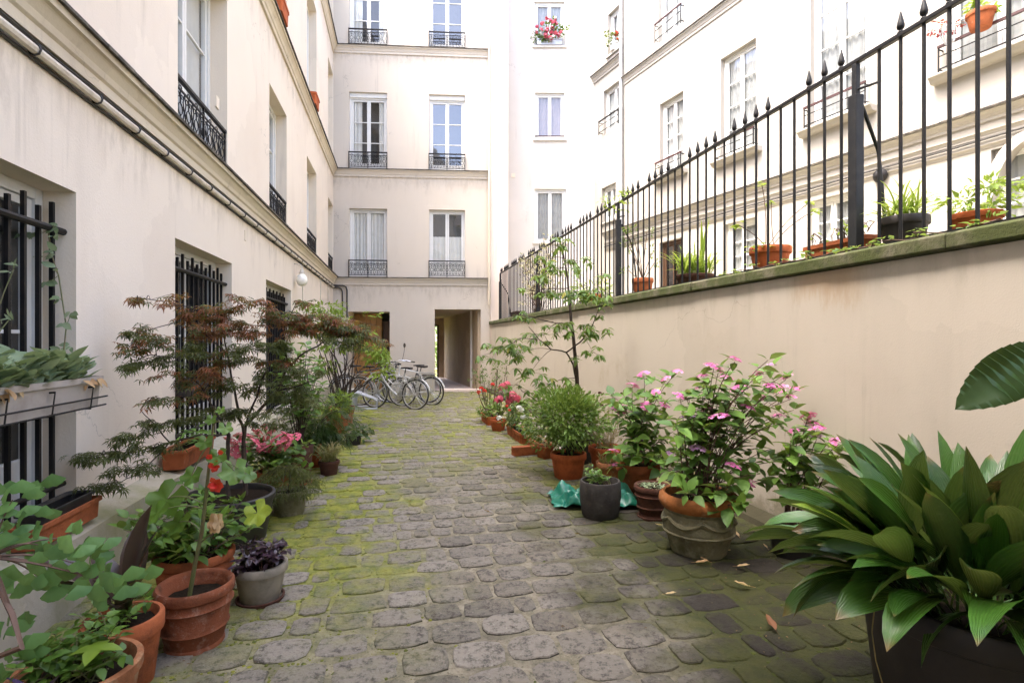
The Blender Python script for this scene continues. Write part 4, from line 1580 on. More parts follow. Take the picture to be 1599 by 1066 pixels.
for (px, py) in ((18, 775), (-5, 760), (10, 802), (42, 800), (28, 838), (68, 832), (60, 872), (95, 858), (18, 868), (112, 846), (140, 850), (128, 884), (165, 882), (138, 908), (155, 922), (176, 905), (197, 912), (168, 938), (22, 892), (48, 905), (80, 900), (100, 892), (4, 905), (150, 890), (8, 982), (28, 978), (52, 1000), (18, 1022), (0, 845), (85, 925), (120, 925), (-8, 820), (35, 760), (5, 1045), (130, 862), (72, 858)):
    p = PT(px, py - 12, rd.uniform(1.84, 2.05)) - c0
    leaf(mf, 'fan', p, V((rd.uniform(-.5, .6), rd.uniform(-.5, -.1), -rd.uniform(.4, .9))), V((rd.uniform(-.3, .3), -.6, 1)), rd.uniform(.046, .066), rnd=rd)
    for k in range(2):
        leaf(mf, 'fan', p + V((rd.uniform(-.05, .05), rd.uniform(-.02, .10), rd.uniform(-.045, .03))), V((rd.uniform(-.7, .7), rd.uniform(-.5, .1), -rd.uniform(.3, .9))), V((rd.uniform(-.4, .4), -.6, 1)), rd.uniform(.036, .06), rnd=rd)
ms.build('stems', M['stem_red'], t, smooth=True)
mf.build('foliage', M['lf_ginkgo'], t, smooth=True)

# ---- mixed pot, lower corner
t, zs = pot('mixed_flower_pot', 'wide terracotta pot of mixed seedlings with one violet leaved sprig at the ginkgo', 'potted plant', (-1.585, 1.98, 0), .205, .15, .32, 'terra_moss', 'tub', group=PLN, soil=.82)
tips = []
for i in range(26):
    a, q = rd.uniform(0, 6.28), rd.uniform(.03, .19)
    tips.append((q * cos(a), q * sin(a), zs + rd.uniform(.06, .2)))
stems_leaves(t, tips, zs, .12, 'ovate', .058, 4, 'stem', 'lf_mid', sr=.003, rnd=rd, extra=3)
mf = MB()
for k in range(4):
    leaf(mf, 'ovate', (.11, -.05 + .0, zs + .15), (cos(.2 + k * 1.6), sin(.2 + k * 1.6), .1), (0, 0, 1), .085, var=.3, rnd=rd)
mf.build('bright_leaves', M['lf_lime'], t, smooth=True)
mf = MB()
for k in range(4):
    blade(mf, (0.0, -.15, zs), 3.6 + k * .8, .17, .03, 1.2, .8, .5)
mf.build('violet_leaves', M['lf_violet'], t, smooth=True)

# ---- bronze canna behind it
t, zs = pot('potted_canna', 'dark bronze leaved canna in a round terracotta pot with bare dark soil', 'potted plant', (-1.70, 2.38, 0), .155, .115, .3, 'terra', 'classic', group=PLN)
mf = MB()
for (az, L, w_, li, dr) in ((1.9, .36, .10, 1.35, .7), (.6, .34, .09, 1.45, .5), (2.8, .30, .10, 1.2, 1.0), (3.9, .42, .11, .95, 1.4), (-.4, .26, .08, 1.2, .9), (5.2, .22, .07, 1.0, 1.3), (1.2, .42, .10, 1.5, .5), (3.3, .38, .12, 1.1, 1.1)):
    blade(mf, (rd.uniform(-.04, .04), rd.uniform(-.04, .04), zs), az, L * 1.25, w_ * 1.1, li, dr, rd.uniform(.1, .9), stalk=.2)
mf.build('foliage', M['lf_bronze'], t, smooth=True)
tips = [(.10 * cos(a) + .04, .10 * sin(a) - .05, zs + rd.uniform(.08, .14)) for a in [k * .8 for k in range(8)]]
stems_leaves(t, tips, zs, .05, 'ovate', .045, 3, 'stem', 'lf_mid', sr=.002, rnd=rd, extra=3)

# ---- hollyhock
t, zs = pot('potted_hollyhock', 'tall red hollyhock on a single stalk in an aged thick rimmed terracotta pot', 'potted plant', (-1.572, 2.70, 0), .178, .128, .31, 'terra_old', 'bell', group=PLN, soil=.76, wob=.012, n=48)
c0 = V(t.location)
ms, mf = MB(), MB()
st = [V((-.03, 0, zs - .01)), PT(305, 880, 2.70) - c0, PT(316, 828, 2.70) - c0, PT(324, 755, 2.70) - c0, PT(331, 690, 2.72) - c0, PT(336, 640, 2.73) - c0]
ms.tube(st, [.011, .0105, .0095, .008, .006, .004], 8)
for (px, py, s_, up, f) in ((262, 778, .165, (.1, -.8, .7), 3), (247, 800, .12, (-.3, -.4, 1), 3), (402, 800, .115, (.2, -1, .3), 2), (366, 735, .12, (.3, -.5, .9), 4), (300, 742, .09, (0, -.4, 1), 4), (340, 712, .08, (0, -.5, 1), 4), (320, 690, .07, (0, -.5, 1), 4), (352, 668, .06, (.3, -.5, 1), 5), (330, 655, .05, (0, -.6, 1), 5), (280, 815, .11, (-.2, -.6, .8), 2), (385, 740, .08, (.5, -.3, 1), 4), (345, 640, .04, (0, -.6, 1), 5)):
    e = PT(px, py, 2.70 + rd.uniform(-.08, .05)) - c0
    b0 = st[f].lerp(st[f - 1], rd.random() * .6)
    ms.tube(bez(b0, e, (b0 + e) / 2 + V((0, 0, .05))), [.0035] * 4 + [.0025] * 4, 5)
    d = V((e.x - b0.x, -.25, -.35))
    leaf(mf, 'lobed', e - d.normalized() * s_ * .35, d, up, s_, var=.97 if px == 402 else rd.uniform(.2, .8), rnd=rd)
e = PT(335, 815, 2.66) - c0
ms.build('stem', M['stem'], t, smooth=True)
mf.build('foliage', M['lf_mid'], t, smooth=True)
md = MB()
for k in range(3):
    leaf(md, 'lobed', e + V((.01 * k, 0, .03)), (.1 * k - .1, -.2, -1), (.5, -1, .2), .08, w=.5, rnd=rd)
md.build('withered_leaves', M['lf_dry'], t, smooth=True)
for i, (px, py, s_) in enumerate(((338, 756, .05), (337, 728, .036), (328, 714, .022), (346, 706, .018))):
    mb = MB()
    e = PT(px, py, 2.66) - c0
    for k in range(6):
        a = k * pi / 3 + rd.uniform(-.2, .2)
        leaf(mb, 'petal', e, (cos(a), -.35, sin(a)), V((0, -1, .1)) + rv(rd, .4), s_ * rd.uniform(.7, 1), var=rd.uniform(.02, .9), rnd=rd)
        leaf(mb, 'petal', e + V((0, -.004, 0)), (cos(a + .5), -1.1, sin(a + .5)), V((0, -1, .1)) + rv(rd, .5), s_ * rd.uniform(.45, .75), var=rd.uniform(.02, .9), rnd=rd)
    mb.build('flower', M['fl_red'], t, smooth=True)

# ---- bushy mint green pot behind the hollyhock
t, zs = pot('potted_hydrangea', 'bushy flowerless plant with fresh green leaves in a wide terracotta bowl behind the hollyhock', 'potted plant', (-1.83, 3.14, 0), .21, .16, .30, 'terra', 'bell', group=PLN)
c0 = V(t.location)
tips = []
for i in range(54):
    a, q = rd.uniform(0, 6.28), .33 * sqrt(rd.random())
    tips.append((q * cos(a), q * sin(a) - .03, zs + rd.uniform(.08, .42) * (1.15 - q * 1.5)))
stems_leaves(t, tips, zs, .12, 'ovate', .085, 4, 'stem_red', 'lf_mid', sr=.003, rnd=rd, extra=3, up=.4)

# ---- beige pot with purple leaves
t, zs = pot('potted_basil', 'small beige pot with a saucer and a mop of deep purple leaves', 'potted plant', (-1.455, 3.15, 0), .148, .108, .205, 'beige_pot', 'classic', group=PLN, saucer='brown_pot')
tips = []
for i in range(34):
    a, q = rd.uniform(0, 6.28), .15 * sqrt(rd.random())
    tips.append((q * cos(a), q * sin(a), zs + rd.uniform(.05, .12)))
stems_leaves(t, tips, zs, .10, 'ovate', .058, 4, 'stem_red', 'lf_purple', sr=.0025, rnd=rd, extra=4)

# ---- Japanese maple in the big black tub
t, zs = pot('potted_maple', 'wide spreading red green Japanese maple in a large black tub', 'potted tree', (-2.13, 4.08, 0), .33, .26, .36, 'black_pot', 'tub', group=PLN, soil=.9)
c0 = V(t.location)
ms = MB()
def br(pts, r0, r1):
    P = [PT(*q) - c0 for q in pts]
    out = []
    for i in range(len(P) - 1):
        for k in range(3):
            w_ = P[i].lerp(P[i + 1], k / 3)
            out.append(w_ + (rv(rd, .006) if (i or k) else V((0, 0, 0))))
    out.append(P[-1])
    ms.tube(out, [r0 + (r1 - r0) * i / (len(out) - 1) for i in range(len(out))], 7)
    return out
nodes = []
nodes += br([(384, 775, 4.15), (383, 730, 4.15), (381, 695, 4.15)], .019, .017)
nodes += br([(381, 695, 4.15), (384, 665, 4.17), (405, 640, 4.2), (432, 612, 4.2), (450, 572, 4.25), (478, 550, 4.3), (505, 535, 4.3), (545, 520, 4.35)], .015, .004)
nodes += br([(382, 680, 4.15), (372, 640, 4.12), (363, 590, 4.1), (352, 535, 4.1), (345, 505, 4.1)], .012, .003)
nodes += br([(450, 572, 4.25), (444, 540, 4.2), (448, 505, 4.2), (460, 480, 4.2)], .008, .003)
nodes += br([(384, 665, 4.17), (400, 620, 4.05), (415, 580, 4.0), (420, 545, 4.0)], .009, .003)
nodes += br([(365, 600, 4.1), (330, 575, 3.95), (290, 560, 3.8), (245, 555, 3.65)], .006, .002)
nodes += br([(357, 555, 4.1), (320, 520, 3.95), (270, 505, 3.75), (215, 520, 3.6)], .006, .002)
nodes += br([(345, 505, 4.1), (310, 485, 4.0), (260, 470, 3.8), (215, 465, 3.65)], .005, .0015)
br([(357, 775, 4.1), (356, 720, 4.1), (358, 677, 4.1)], .016, .014)
nodes += br([(358, 677, 4.1), (340, 650, 3.95), (320, 610, 3.9), (300, 590, 3.85)], .009, .003)
nodes += br([(358, 677, 4.1), (310, 680, 3.9), (265, 690, 3.7), (215, 705, 3.5), (160, 710, 3.35)], .009, .002)
nodes += br([(265, 690, 3.7), (240, 660, 3.6), (220, 640, 3.55)], .005, .002)
nodes += br([(265, 690, 3.7), (225, 735, 3.5), (185, 755, 3.4)], .005, .002)
nodes += br([(432, 612, 4.2), (470, 600, 4.1), (500, 590, 4.05)], .006, .002)
G_, R2 = 'g', 'r'
pads = [(235, 468, 50, 9, 26, 3.72, 'r'), (215, 470, 18, 8, 10, 3.62, 'r'), (300, 487, 50, 14, 90, 3.95, 'r'), (350, 492, 45, 14, 90, 4.05, 'r'), (395, 470, 45, 9, 40, 4.1, 'r'), (370, 515, 60, 14, 110, 4.05, 'r'), (325, 515, 40, 12, 60, 3.9, 'r'),
        (215, 520, 28, 10, 42, 3.6, 'm'), (240, 537, 42, 9, 52, 3.66, 'm'), (205, 540, 18, 9, 20, 3.55, 'm'), (300, 548, 45, 10, 55, 3.9, 'g'), (240, 562, 48, 10, 62, 3.65, 'g'), (205, 570, 25, 9, 26, 3.55, 'g'), (325, 580, 42, 10, 75, 3.85, 'r'), (345, 560, 40, 12, 50, 4.0, 'm'),
        (240, 620, 25, 8, 24, 3.6, 'm'), (245, 665, 40, 9, 46, 3.6, 'g'), (210, 685, 42, 9, 50, 3.48, 'g'), (165, 708, 38, 9, 48, 3.36, 'g'), (240, 700, 30, 9, 30, 3.6, 'g'), (195, 735, 36, 10, 46, 3.42, 'g'), (178, 755, 28, 8, 30, 3.38, 'g'), (150, 715, 24, 7, 20, 3.3, 'g'),
        (450, 508, 50, 12, 100, 4.2, 'r'), (500, 515, 55, 10, 130, 4.3, 'm'), (545, 520, 50, 10, 120, 4.35, 'm'), (585, 528, 22, 9, 34, 4.35, 'm'), (520, 500, 60, 7, 80, 4.3, 'r'), (530, 535, 50, 8, 70, 4.3, 'g'), (480, 500, 20, 8, 40, 4.2, 'r'), (470, 475, 24, 5, 20, 4.2, 'm'),
        (400, 540, 45, 12, 70, 4.0, 'g'), (440, 545, 40, 12, 55, 4.1, 'g'), (395, 590, 40, 12, 40, 4.0, 'g'), (355, 610, 35, 12, 34, 3.95, 'g'), (480, 580, 40, 9, 34, 4.1, 'g'), (430, 575, 34, 10, 28, 4.1, 'm'), (340, 640, 40, 12, 34, 3.95, 'g'), (300, 620, 26, 8, 20, 3.8, 'm'), (410, 640, 40, 12, 36, 4.0, 'g'), (370, 565, 30, 10, 30, 4.0, 'g'), (280, 600, 24, 8, 18, 3.75, 'm'), (445, 490, 40, 10, 50, 4.1, 'm'), (395, 605, 40, 12, 50, 4.05, 'g'), (445, 625, 40, 12, 46, 4.1, 'g'), (355, 650, 36, 12, 40, 4.0, 'g'), (480, 615, 34, 12, 40, 4.1, 'g'), (420, 570, 36, 10, 44, 4.1, 'm'), (320, 560, 36, 10, 40, 3.9, 'm'), (300, 655, 30, 9, 30, 3.75, 'g'), (410, 665, 36, 10, 34, 4.0, 'g'), (275, 585, 26, 8, 24, 3.72, 'm'), (335, 600, 30, 9, 30, 3.95, 'm')]
mg, mr = MB(), MB()
for (px, py, rx, rz_, n, Y, kind) in pads:
    c = PT(px, py, Y) - c0
    w_ = rx * 1.15 / FPX * Y
    hz = rz_ * 2.0 / FPX * Y
    nr = min(nodes, key=lambda q: (q - c).length)
    ms.tube(bez(nr, c, (nr + c) / 2 + V((0, 0, .05)), 5), [.0035, .003, .0026, .0022, .002, .0015], 4)
    sub = []
    for k in range(max(3, n // 9)):
        e = c + V((rd.uniform(-w_, w_), rd.uniform(-.16, .16), rd.uniform(-hz, hz) * .8))
        ms.tube([c, (c + e) / 2 + V((0, 0, .015)), e], [.0018, .0014, .001], 3, cap=False)
        sub.append(e)
    for k in range(int(n * 1.5)):
        e = rd.choice(sub)
        f = rd.random()
        p = c.lerp(e, .25 + .75 * f) + V((rd.uniform(-.04, .04), rd.uniform(-.05, .05), rd.uniform(-.02, .02)))
        red = kind == 'r' and rd.random() < .8 or kind == 'm' and rd.random() < .4
        a = rd.uniform(0, 6.28)
        leaf(mr if red else mg, 'maple' if rd.random() < .6 else 'maple5', p, (cos(a) + (.5 if px > 430 else -.5), sin(a) - .2, rd.uniform(-.75, -.05)), V((0, -.15, 1)) + rv(rd, .35), rd.uniform(.042, .068), rnd=rd)
ms.build('trunk', M['bark'], t, smooth=True)
mg.build('green_foliage', M['lf_mapleg'], t)
mr.build('red_foliage', M['lf_mapler'], t)

# ---- laceleaf maple, low in front of the tub
t, zs = pot('potted_maple', 'low feathery laceleaf maple in a pale pot at the foot of the black tub', 'potted tree', (-1.93, 4.72, 0), .15, .12, .22, 'stone_pot', 'classic', group=PLN)
c0 = V(t.location)
ms, mf = MB(), MB()
ms.tube([(0, 0, zs), (.02, -.03, .32), (.0, -.06, .42)], [.012, .01, .008], 6)
for k in range(300):
    a, q = rd.uniform(0, 6.28), sqrt(rd.random())
    p = V((.02 + .30 * q * cos(a), -.1 + .28 * q * sin(a), .44 - .20 * q * q + rd.uniform(-.05, .04)))
    if k % 9 == 0:
        ms.tube(bez((0, -.06, .40), p, V((p.x * .5, p.y * .5, .47))), .002, 3)
    leaf(mf, 'fern', p, (cos(a), sin(a), rd.uniform(-1.0, -.1)), V((0, 0, 1)) + rv(rd, .3), rd.uniform(.06, .095), rnd=rd)
ms.build('trunk', M['bark'], t, smooth=True)
mf.build('foliage', M['lf_mapleg'], t)

# ---- terracotta trough on the plinth before the second window, with pale leaves
t, zs = trough('plant_trough', 'terracotta trough with a few pale leaves on the plinth under the second barred window', 'trough', FL.at(4.98, -.12, .43), FL.rz, .80, .2, .16, 'terra')
mf = MB()
for k in range(60):
    a = rd.uniform(0, 6.28)
    leaf(mf, 'ovate', (rd.uniform(-.1, .4), rd.uniform(-.08, .08), zs + rd.uniform(.02, .13)), (cos(a), sin(a), rd.uniform(-.1, .5)), V((0, 0, 1)) + rv(rd, .4), rd.uniform(.05, .09), rnd=rd)
mf.build('foliage', M['lf_hyd'], t, smooth=True)
t, zs = trough('window_box', 'dark brown window box hooked half way up the second window grille', 'window box', FL.at(5.28, -.02, 1.0), FL.rz, .62, .17, .15, 'choc_pot')
for x in (-.22, .22):
    mb = MB()
    mb.tube([(x, .10, .14), (x, -.095, .15), (x, -.085, -.006), (x, .1, -.01)], .006, 4)
    mb.build('bracket', M['iron'], t)
mf = MB()
for k in range(70):
    a = rd.uniform(0, 6.28)
    leaf(mf, 'dia', (rd.uniform(-.28, .28), rd.uniform(-.08, .06), zs + rd.uniform(.0, .06)), (cos(a), sin(a), rd.uniform(-.1, .6)), V((0, 0, 1)) + rv(rd, .4), rd.uniform(.03, .06), rnd=rd)
mf.build('foliage', M['lf_bronze'], t)

# ---- pink geranium between maple and wall
t, zs = pot('potted_geranium', 'pink flowered geranium bush behind the black maple tub', 'potted plant', (-2.2, 5.1, 0), .18, .13, .3, 'terra', group=PLN)
c0 = V(t.location)
hd = Heads(.055, 22, 'fl_rose', 'lace', seed=3)
tips = []
for (px, py) in ((412, 668), (380, 680), (398, 690), (362, 712), (413, 708), (440, 684), (452, 692), (433, 735), (362, 690), (390, 683), (405, 692), (446, 680), (418, 700), (372, 700), (426, 676), (386, 704), (436, 700), (402, 676), (458, 684), (370, 684)):
    e = PT(px, py, rd.uniform(4.82, 5.1)) - c0
    hd.put(t, e, rd.uniform(1.1, 1.5), (rd.uniform(.2, .9), rd.uniform(-.3, .3)), rnd=rd)
    tips.append(e - V((0, 0, .02)))
for i in range(26):
    a, q = rd.uniform(0, 6.28), .34 * sqrt(rd.random())
    tips.append((q * cos(a), q * sin(a) - .05, zs + rd.uniform(.02, .3)))
stems_leaves(t, tips, zs, .12, 'round', .075, 4, 'stem', 'lf_mid', sr=.004, rnd=rd, start=.35, extra=1)

# ---- light leaved shrub in a tall brown pot
t, zs = pot('potted_hibiscus', 'airy light green shrub in a tall narrow brown pot on a clay saucer', 'potted plant', (-2.22, 5.72, 0), .125, .10, .40, 'brown_pot', 'classic', group=PLN, saucer='terra')
c0 = V(t.location)
tips = [PT(px, py, rd.uniform(5.5, 6.1)) - c0 for (px, py) in ((470, 548), (455, 540), (485, 560), (440, 555), (500, 575), (430, 575), (465, 580), (490, 600), (448, 600), (475, 560), (505, 600), (452, 570), (480, 540), (462, 610), (495, 560), (440, 590), (478, 615), (435, 610), (498, 625), (470, 595))]
stems_leaves(t, tips, zs, .04, 'ovate', .115, 8, 'bark', 'lf_hyd', sr=.0055, rnd=rd, start=.38, extra=4)

# ---- feathery bush, hanging grass, more pots toward the bicycles
t, zs = pot('potted_jasmine', 'dense feathery dark green bush in a terracotta pot left of the mossy setts', 'potted plant', (-2.36, 6.55, 0), .2, .15, .3, 'terra_red', group=PLN)
mf, ms = MB(), MB()
blob_leaves(mf, (.08, -.1, .62), (.44, .36, .36), 520, 'pin', .13, rd, out=.5, hang=.25, clumps=16)
for k in range(9):
    ms.tube(bez((0, 0, zs), V((rd.uniform(-.3, .4), rd.uniform(-.35, .2), rd.uniform(.5, .8))), (0, 0, .6)), .005, 4)
ms.build('stems', M['bark'], t)
mf.build('foliage', M['lf_dark'], t)
t, zs = pot('potted_grass', 'small pot of rusty hanging grass beside the feathery bush', 'potted plant', (-2.05, 6.1, 0), .115, .085, .17, 'brown_pot', group=PLN)
mf = MB()
for k in range(150):
    blade(mf, (rd.uniform(-.07, .07), rd.uniform(-.07, .07), zs), rd.uniform(0, 6.28), rd.uniform(.16, .34), .011, rd.uniform(.9, 1.5), rd.uniform(1.4, 2.6), rd.uniform(.02, 1), n=5)
mf.build('foliage', M['lf_straw'], t)
t, zs = pot('potted_spurge', 'yellow green low plant in a terracotta pot next to the bicycle rack', 'potted plant', (-2.86, 8.95, 0), .2, .15, .32, 'terra_moss', group=PLN)
mf = MB()
blob_leaves(mf, (0, -.05, .46), (.33, .3, .17), 420, 'slim', .12, rd, out=.7, hang=.1, clumps=12)
mf.build('foliage', M['lf_lime'], t)
t, zs = pot('potted_ivy', 'low dark leaved trailing plant in a grey pot on the mossy setts', 'potted plant', (-2.3, 7.9, 0), .12, .1, .16, 'grey_pot', group=PLN)
mf = MB()
blob_leaves(mf, (.02, -.02, .2), (.28, .24, .11), 190, 'oval', .07, rd, out=.7, hang=.25, clumps=9)
mf.build('foliage', M['lf_dark'], t)
t, zs = pot('potted_shrub', 'many stemmed shrub with lime green sprays before the wooden gate', 'potted tree', (-3.05, 9.75, 0), .23, .18, .34, 'terra_moss', group=PLN)
c0 = V(t.location)
ms, mf = MB(), MB()
for (px, py, rx, rz_, n) in ((505, 482, 40, 16, 130), (470, 500, 30, 14, 70), (545, 498, 40, 14, 110), (600, 556, 26, 14, 110), (575, 545, 24, 12, 70), (560, 520, 40, 12, 90), (525, 535, 40, 14, 70), (500, 520, 36, 14, 60), (595, 580, 20, 10, 50), (512, 565, 30, 14, 40)):
    e = PT(px, py, rd.uniform(9.5, 10.0)) - c0
    for k in range(3):
        ee = e + V((rd.uniform(-.2, .2), rd.uniform(-.2, .2), rd.uniform(-.1, .05)))
        ms.tube(bez((rd.uniform(-.1, .1), rd.uniform(-.1, .1), zs), ee, V((rd.uniform(-.35, .35), rd.uniform(-.2, .2), zs + (ee.z - zs) * .6)), 9), [.012, .011, .011, .010, .009, .008, .006, .005, .004, .003], 5)
    blob_leaves(mf, e, (rx / FPX * 9.7, .3, rz_ / FPX * 9.7), int(n * 1.6), 'dia', .11, rd, out=.5, hang=.3, clumps=8)
ms.build('stems', M['bark'], t, smooth=True)
mf.build('foliage', M['lf_lime'], t)

# ---- wall lamp
t = thing('wall_lamp', 'round white globe lamp hanging from a bracket on the rendered wall', 'lamp', FL.at(FL.s(472, -.14), 0, 0))
q = FL.z(472, 437, -.14)
t.location.z = q
t.rotation_euler = (0, 0, FL.rz)
mb = MB()
mb.lathe([(.0, -.12), (.05, -.11), (.09, -.07), (.105, -.01), (.09, .06), (.055, .10), (.045, .115)], 20, (0, -.14, 0))
mb.build('globe', M['globe'], t, smooth=True)
mb = MB()
mb.lathe([(.05, .11), (.055, .13), (.03, .2), (.0, .21)], 14, (0, -.14, 0))
mb.tube([(0, -.14, .2), (0, -.13, .27), (0, -.07, .30), (0, 0.01, .30)], .012, 6)
mb.build('bracket', M['pipe'], t, smooth=True)

# ---- red boxes on the upper ledge
for lab, pxa, pyb in (('brick red planter at the upper ledge end nearest the courtyard mouth', 440, 24), ('smaller looking brick red planter on the upper ledge nearer the corner', 492, 152)):
    s_ = FL.s(pxa, -.12)
    t, zs = trough('window_box', lab, 'window box', FL.at(s_, -.10, 6.605), FL.rz, .5, .19, .24, 'terra_red', group='red planters on the upper ledge')

# ---- bicycles and rack
def wheel(t, x, rim, seed):
    R0 = .335
    def ringpts(r, n=28):
        return [(x + r * cos(2 * pi * k / n), 0, R0 + r * sin(2 * pi * k / n)) for k in range(n)]
    w_ = MB()
    w_.tube(ringpts(R0 - .012), .016, 6, closed=True)
    wo = w_.build('wheel', M['black_pot'], t, smooth=True)
    r_ = MB()
    r_.tube(ringpts(R0 - .034), .012, 6, closed=True)
    r_.build('rim', M[rim], wo, smooth=True)
    s_ = MB()
    s_.tube([(x, -.05, R0), (x, .05, R0)], .018, 8)
    for k in range(20):
        a = 2 * pi * k / 20
        s_.tube([(x + .02 * cos(a + 1), .022 * (-1) ** k, R0 + .02 * sin(a + 1)), (x + (R0 - .045) * cos(a), 0, R0 + (R0 - .045) * sin(a))], .0022, 3)
    s_.build('spokes', M['chrome'], wo)
M['chrome'] = plain('chrome', (.55, .55, .55), .3, .9, .5, bstr=0)
M['bike_silver'] = plain('silver_frame', (.52, .51, .48), .35, .25, .5, bstr=0)
M['bike_white'] = plain('white_frame', (.72, .72, .68), .4, 0, .5, bstr=0)
M['bike_dark'] = plain('dark_frame', (.03, .035, .04), .4, 0, .5, bstr=0)
M['saddle'] = plain('saddle_leather', (.012, .011, .013), .5)
def bicycle(label, rear, front, fmat, step=False, mirror=False, rim='chrome', basket=False, lean=.06, guards=True):
    r, f = V((*rear, 0)), V((*front, 0))
    d = (f - r).normalized()
    t = thing('bicycle', label, 'bicycle', (r + f) / 2, atan2(d.y, d.x), 'bicycles parked before the passage')
    t.rotation_euler = (lean, 0, atan2(d.y, d.x))
    wheel(t, -.52, rim, 1)
    wheel(t, .52, rim, 2)
    mb = MB()
    bb, seat, head, headlow, rh = (-.08, 0, .29), (-.24, 0, .80), (.34, 0, .86), (.375, 0, .70), (-.52, 0, .335)
    if step:
        mb.tube([bb, (.1, 0, .42), (.28, 0, .62), (.36, 0, .76)], .021, 8)
        mb.tube([(-.17, 0, .58), (.05, 0, .55), (.24, 0, .68), (.35, 0, .83)], .017, 8)
    else:
        mb.tube([bb, headlow], .02, 8)
        mb.tube([(-.225, 0, .76), head], .017, 8)
    mb.tube([bb, seat], .018, 8)
    mb.tube([headlow, head, (.325, 0, .93)], .021, 8)
    for sy in (-.045, .045):
        mb.tube([(bb[0], sy * .6, bb[2]), (rh[0], sy, rh[2])], .011, 6)
        mb.tube([(-.215, sy * .4, .73), (rh[0], sy, rh[2])], .009, 6)
        mb.tube([(.375, sy * .8, .70), (.42, sy, .58), (.52, sy, .335)], .011, 6)
    mb.build('frame', M[fmat], t, smooth=True)
    if guards:
        mb = MB()
        for x, a0, a1 in ((-.52, .1, 2.9), (.52, .5, 2.6)):
            mb.tube([(x + .365 * cos(a0 + (a1 - a0) * k / 12), 0, .335 + .365 * sin(a0 + (a1 - a0) * k / 12)) for k in range(13)], .017, 5)
        mb.build('mudguard', M[fmat], t, smooth=True)
    mb = MB()
    mb.tube([(-.235, 0, .78), (-.26, 0, .90)], .013, 6)
    mb.add([(x, y, z) for x, y, z in ((-.40, .075, .93), (-.40, -.075, .93), (-.28, .07, .935), (-.28, -.07, .935), (-.14, .02, .925), (-.14, -.02, .925), (-.40, .07, .885), (-.40, -.07, .885), (-.28, .06, .895), (-.28, -.06, .895), (-.13, .018, .90), (-.13, -.018, .90))],
           [(0, 2, 3, 1), (2, 4, 5, 3), (6, 7, 9, 8), (8, 9, 11, 10), (0, 6, 8, 2), (2, 8, 10, 4), (1, 3, 9, 7), (3, 5, 11, 9), (0, 1, 7, 6), (4, 10, 11, 5)])
    mb.build('saddle', M['saddle'], t, smooth=True, bevel=.01)
    mb = MB()
    mb.tube([(.325, 0, .92), (.34, 0, 1.0)], .013, 6)
    mb.tube([(.20, .27, 1.0), (.30, .22, 1.03), (.37, .1, 1.0), (.37, 0, .995), (.37, -.1, 1.0), (.30, -.22, 1.03), (.20, -.27, 1.0)], .012, 6)
    hb = mb.build('handlebar', M['chrome'], t, smooth=True)
    g = MB()
    for sy in (-1, 1):
        g.tube([(.20, .27 * sy, 1.0), (.10, .30 * sy, .985)], .017, 6)
    g.build('grip', M['saddle'], hb)
    if mirror:
        g = MB()
        g.tube([(.27, -.24, 1.03), (.25, -.30, 1.22), (.24, -.31, 1.34)], .007, 5)
        g.lathe([(0, -.012), (.055, -.008), (.062, .0), (.055, .008), (0, .012)], 14, X=Matrix.Translation((.24, -.31, 1.39)) @ Matrix.Rotation(R_(90), 4, 'Y'))
        g.build('mirror', M['saddle'], hb, smooth=True)
    mb = MB()
    mb.lathe([(.0, -.004), (.085, -.004), (.09, 0), (.085, .004), (0, .004)], 18, X=Matrix.Translation((-.08, -.05, .29)) @ Matrix.Rotation(R_(90), 4, 'X'))
    mb.tube([(-.08, -.06, .29), (.03, -.07, .16)], .009, 5)
    mb.tube([(-.08, .06, .29), (-.19, .07, .42)], .009, 5)
    mb.box(-.01, .07, -.15, -.06, .148, .17)
    mb.box(-.23, -.15, .06, .15, .41, .432)
    mb.tube([(-.08, -.05, .375), (-.52, -.05, .365)], .005, 4)
    mb.tube([(-.08, -.05, .205), (-.52, -.05, .305)], .005, 4)
    mb.build('crank', M['chrome'], t)
    mb = MB()
    mb.box(-.68, -.34, -.06, .06, .735, .747)
    for sy in (-.05, .05):
        mb.tube([(-.6, sy, .735), (-.52, sy, .335)], .006, 4)
    mb.build('rack', M['chrome'], t)
    if basket:
        mb = MB()
        for z in (.78, .86, .94, 1.0):
            q = .02 * (z - .78) / .2
            mb.tube([(.42 - q, -.15 - q, z), (.66 + q, -.15 - q, z), (.66 + q, .15 + q, z), (.42 - q, .15 + q, z)], .005, 4, closed=True)
        for k in range(7):
            y = -.15 + .05 * k
            mb.tube([(.66, y, 1.0), (.65, y, .78), (.43, y, .78)], .004, 4)
        mb.build('basket', M['chrome'], t)
    return t
bicycle('silver step through bicycle standing nearest, in front of the others', (-2.13, 11.92), (-3.1, 12.28), 'bike_silver', step=True)
bicycle('white bicycle with a basket second from the front of the bicycle row', (-1.88, 12.75), (-2.84, 13.15), 'bike_white', basket=True, lean=-.05)
bicycle('dark bicycle with a round mirror on its handlebar, rearmost of the row', (-2.05, 13.35), (-3.05, 13.6), 'bike_dark', mirror=True, lean=-.04)
bicycle('silver bicycle turned the other way between the step through and the white one', (-3.55, 12.75), (-2.55, 12.6), 'bike_silver', lean=.05, rim='bike_silver')
bicycle('dark bicycle half hidden by the shrub, behind the rack', (-4.0, 13.0), (-3.0, 13.3), 'bike_dark', lean=.05)
t = thing('bicycle_rack', 'low grey tubular bicycle rack on the mossy setts beside the bicycles', 'bicycle rack', (-3.22, 11.95, 0), .2)
mb = MB()
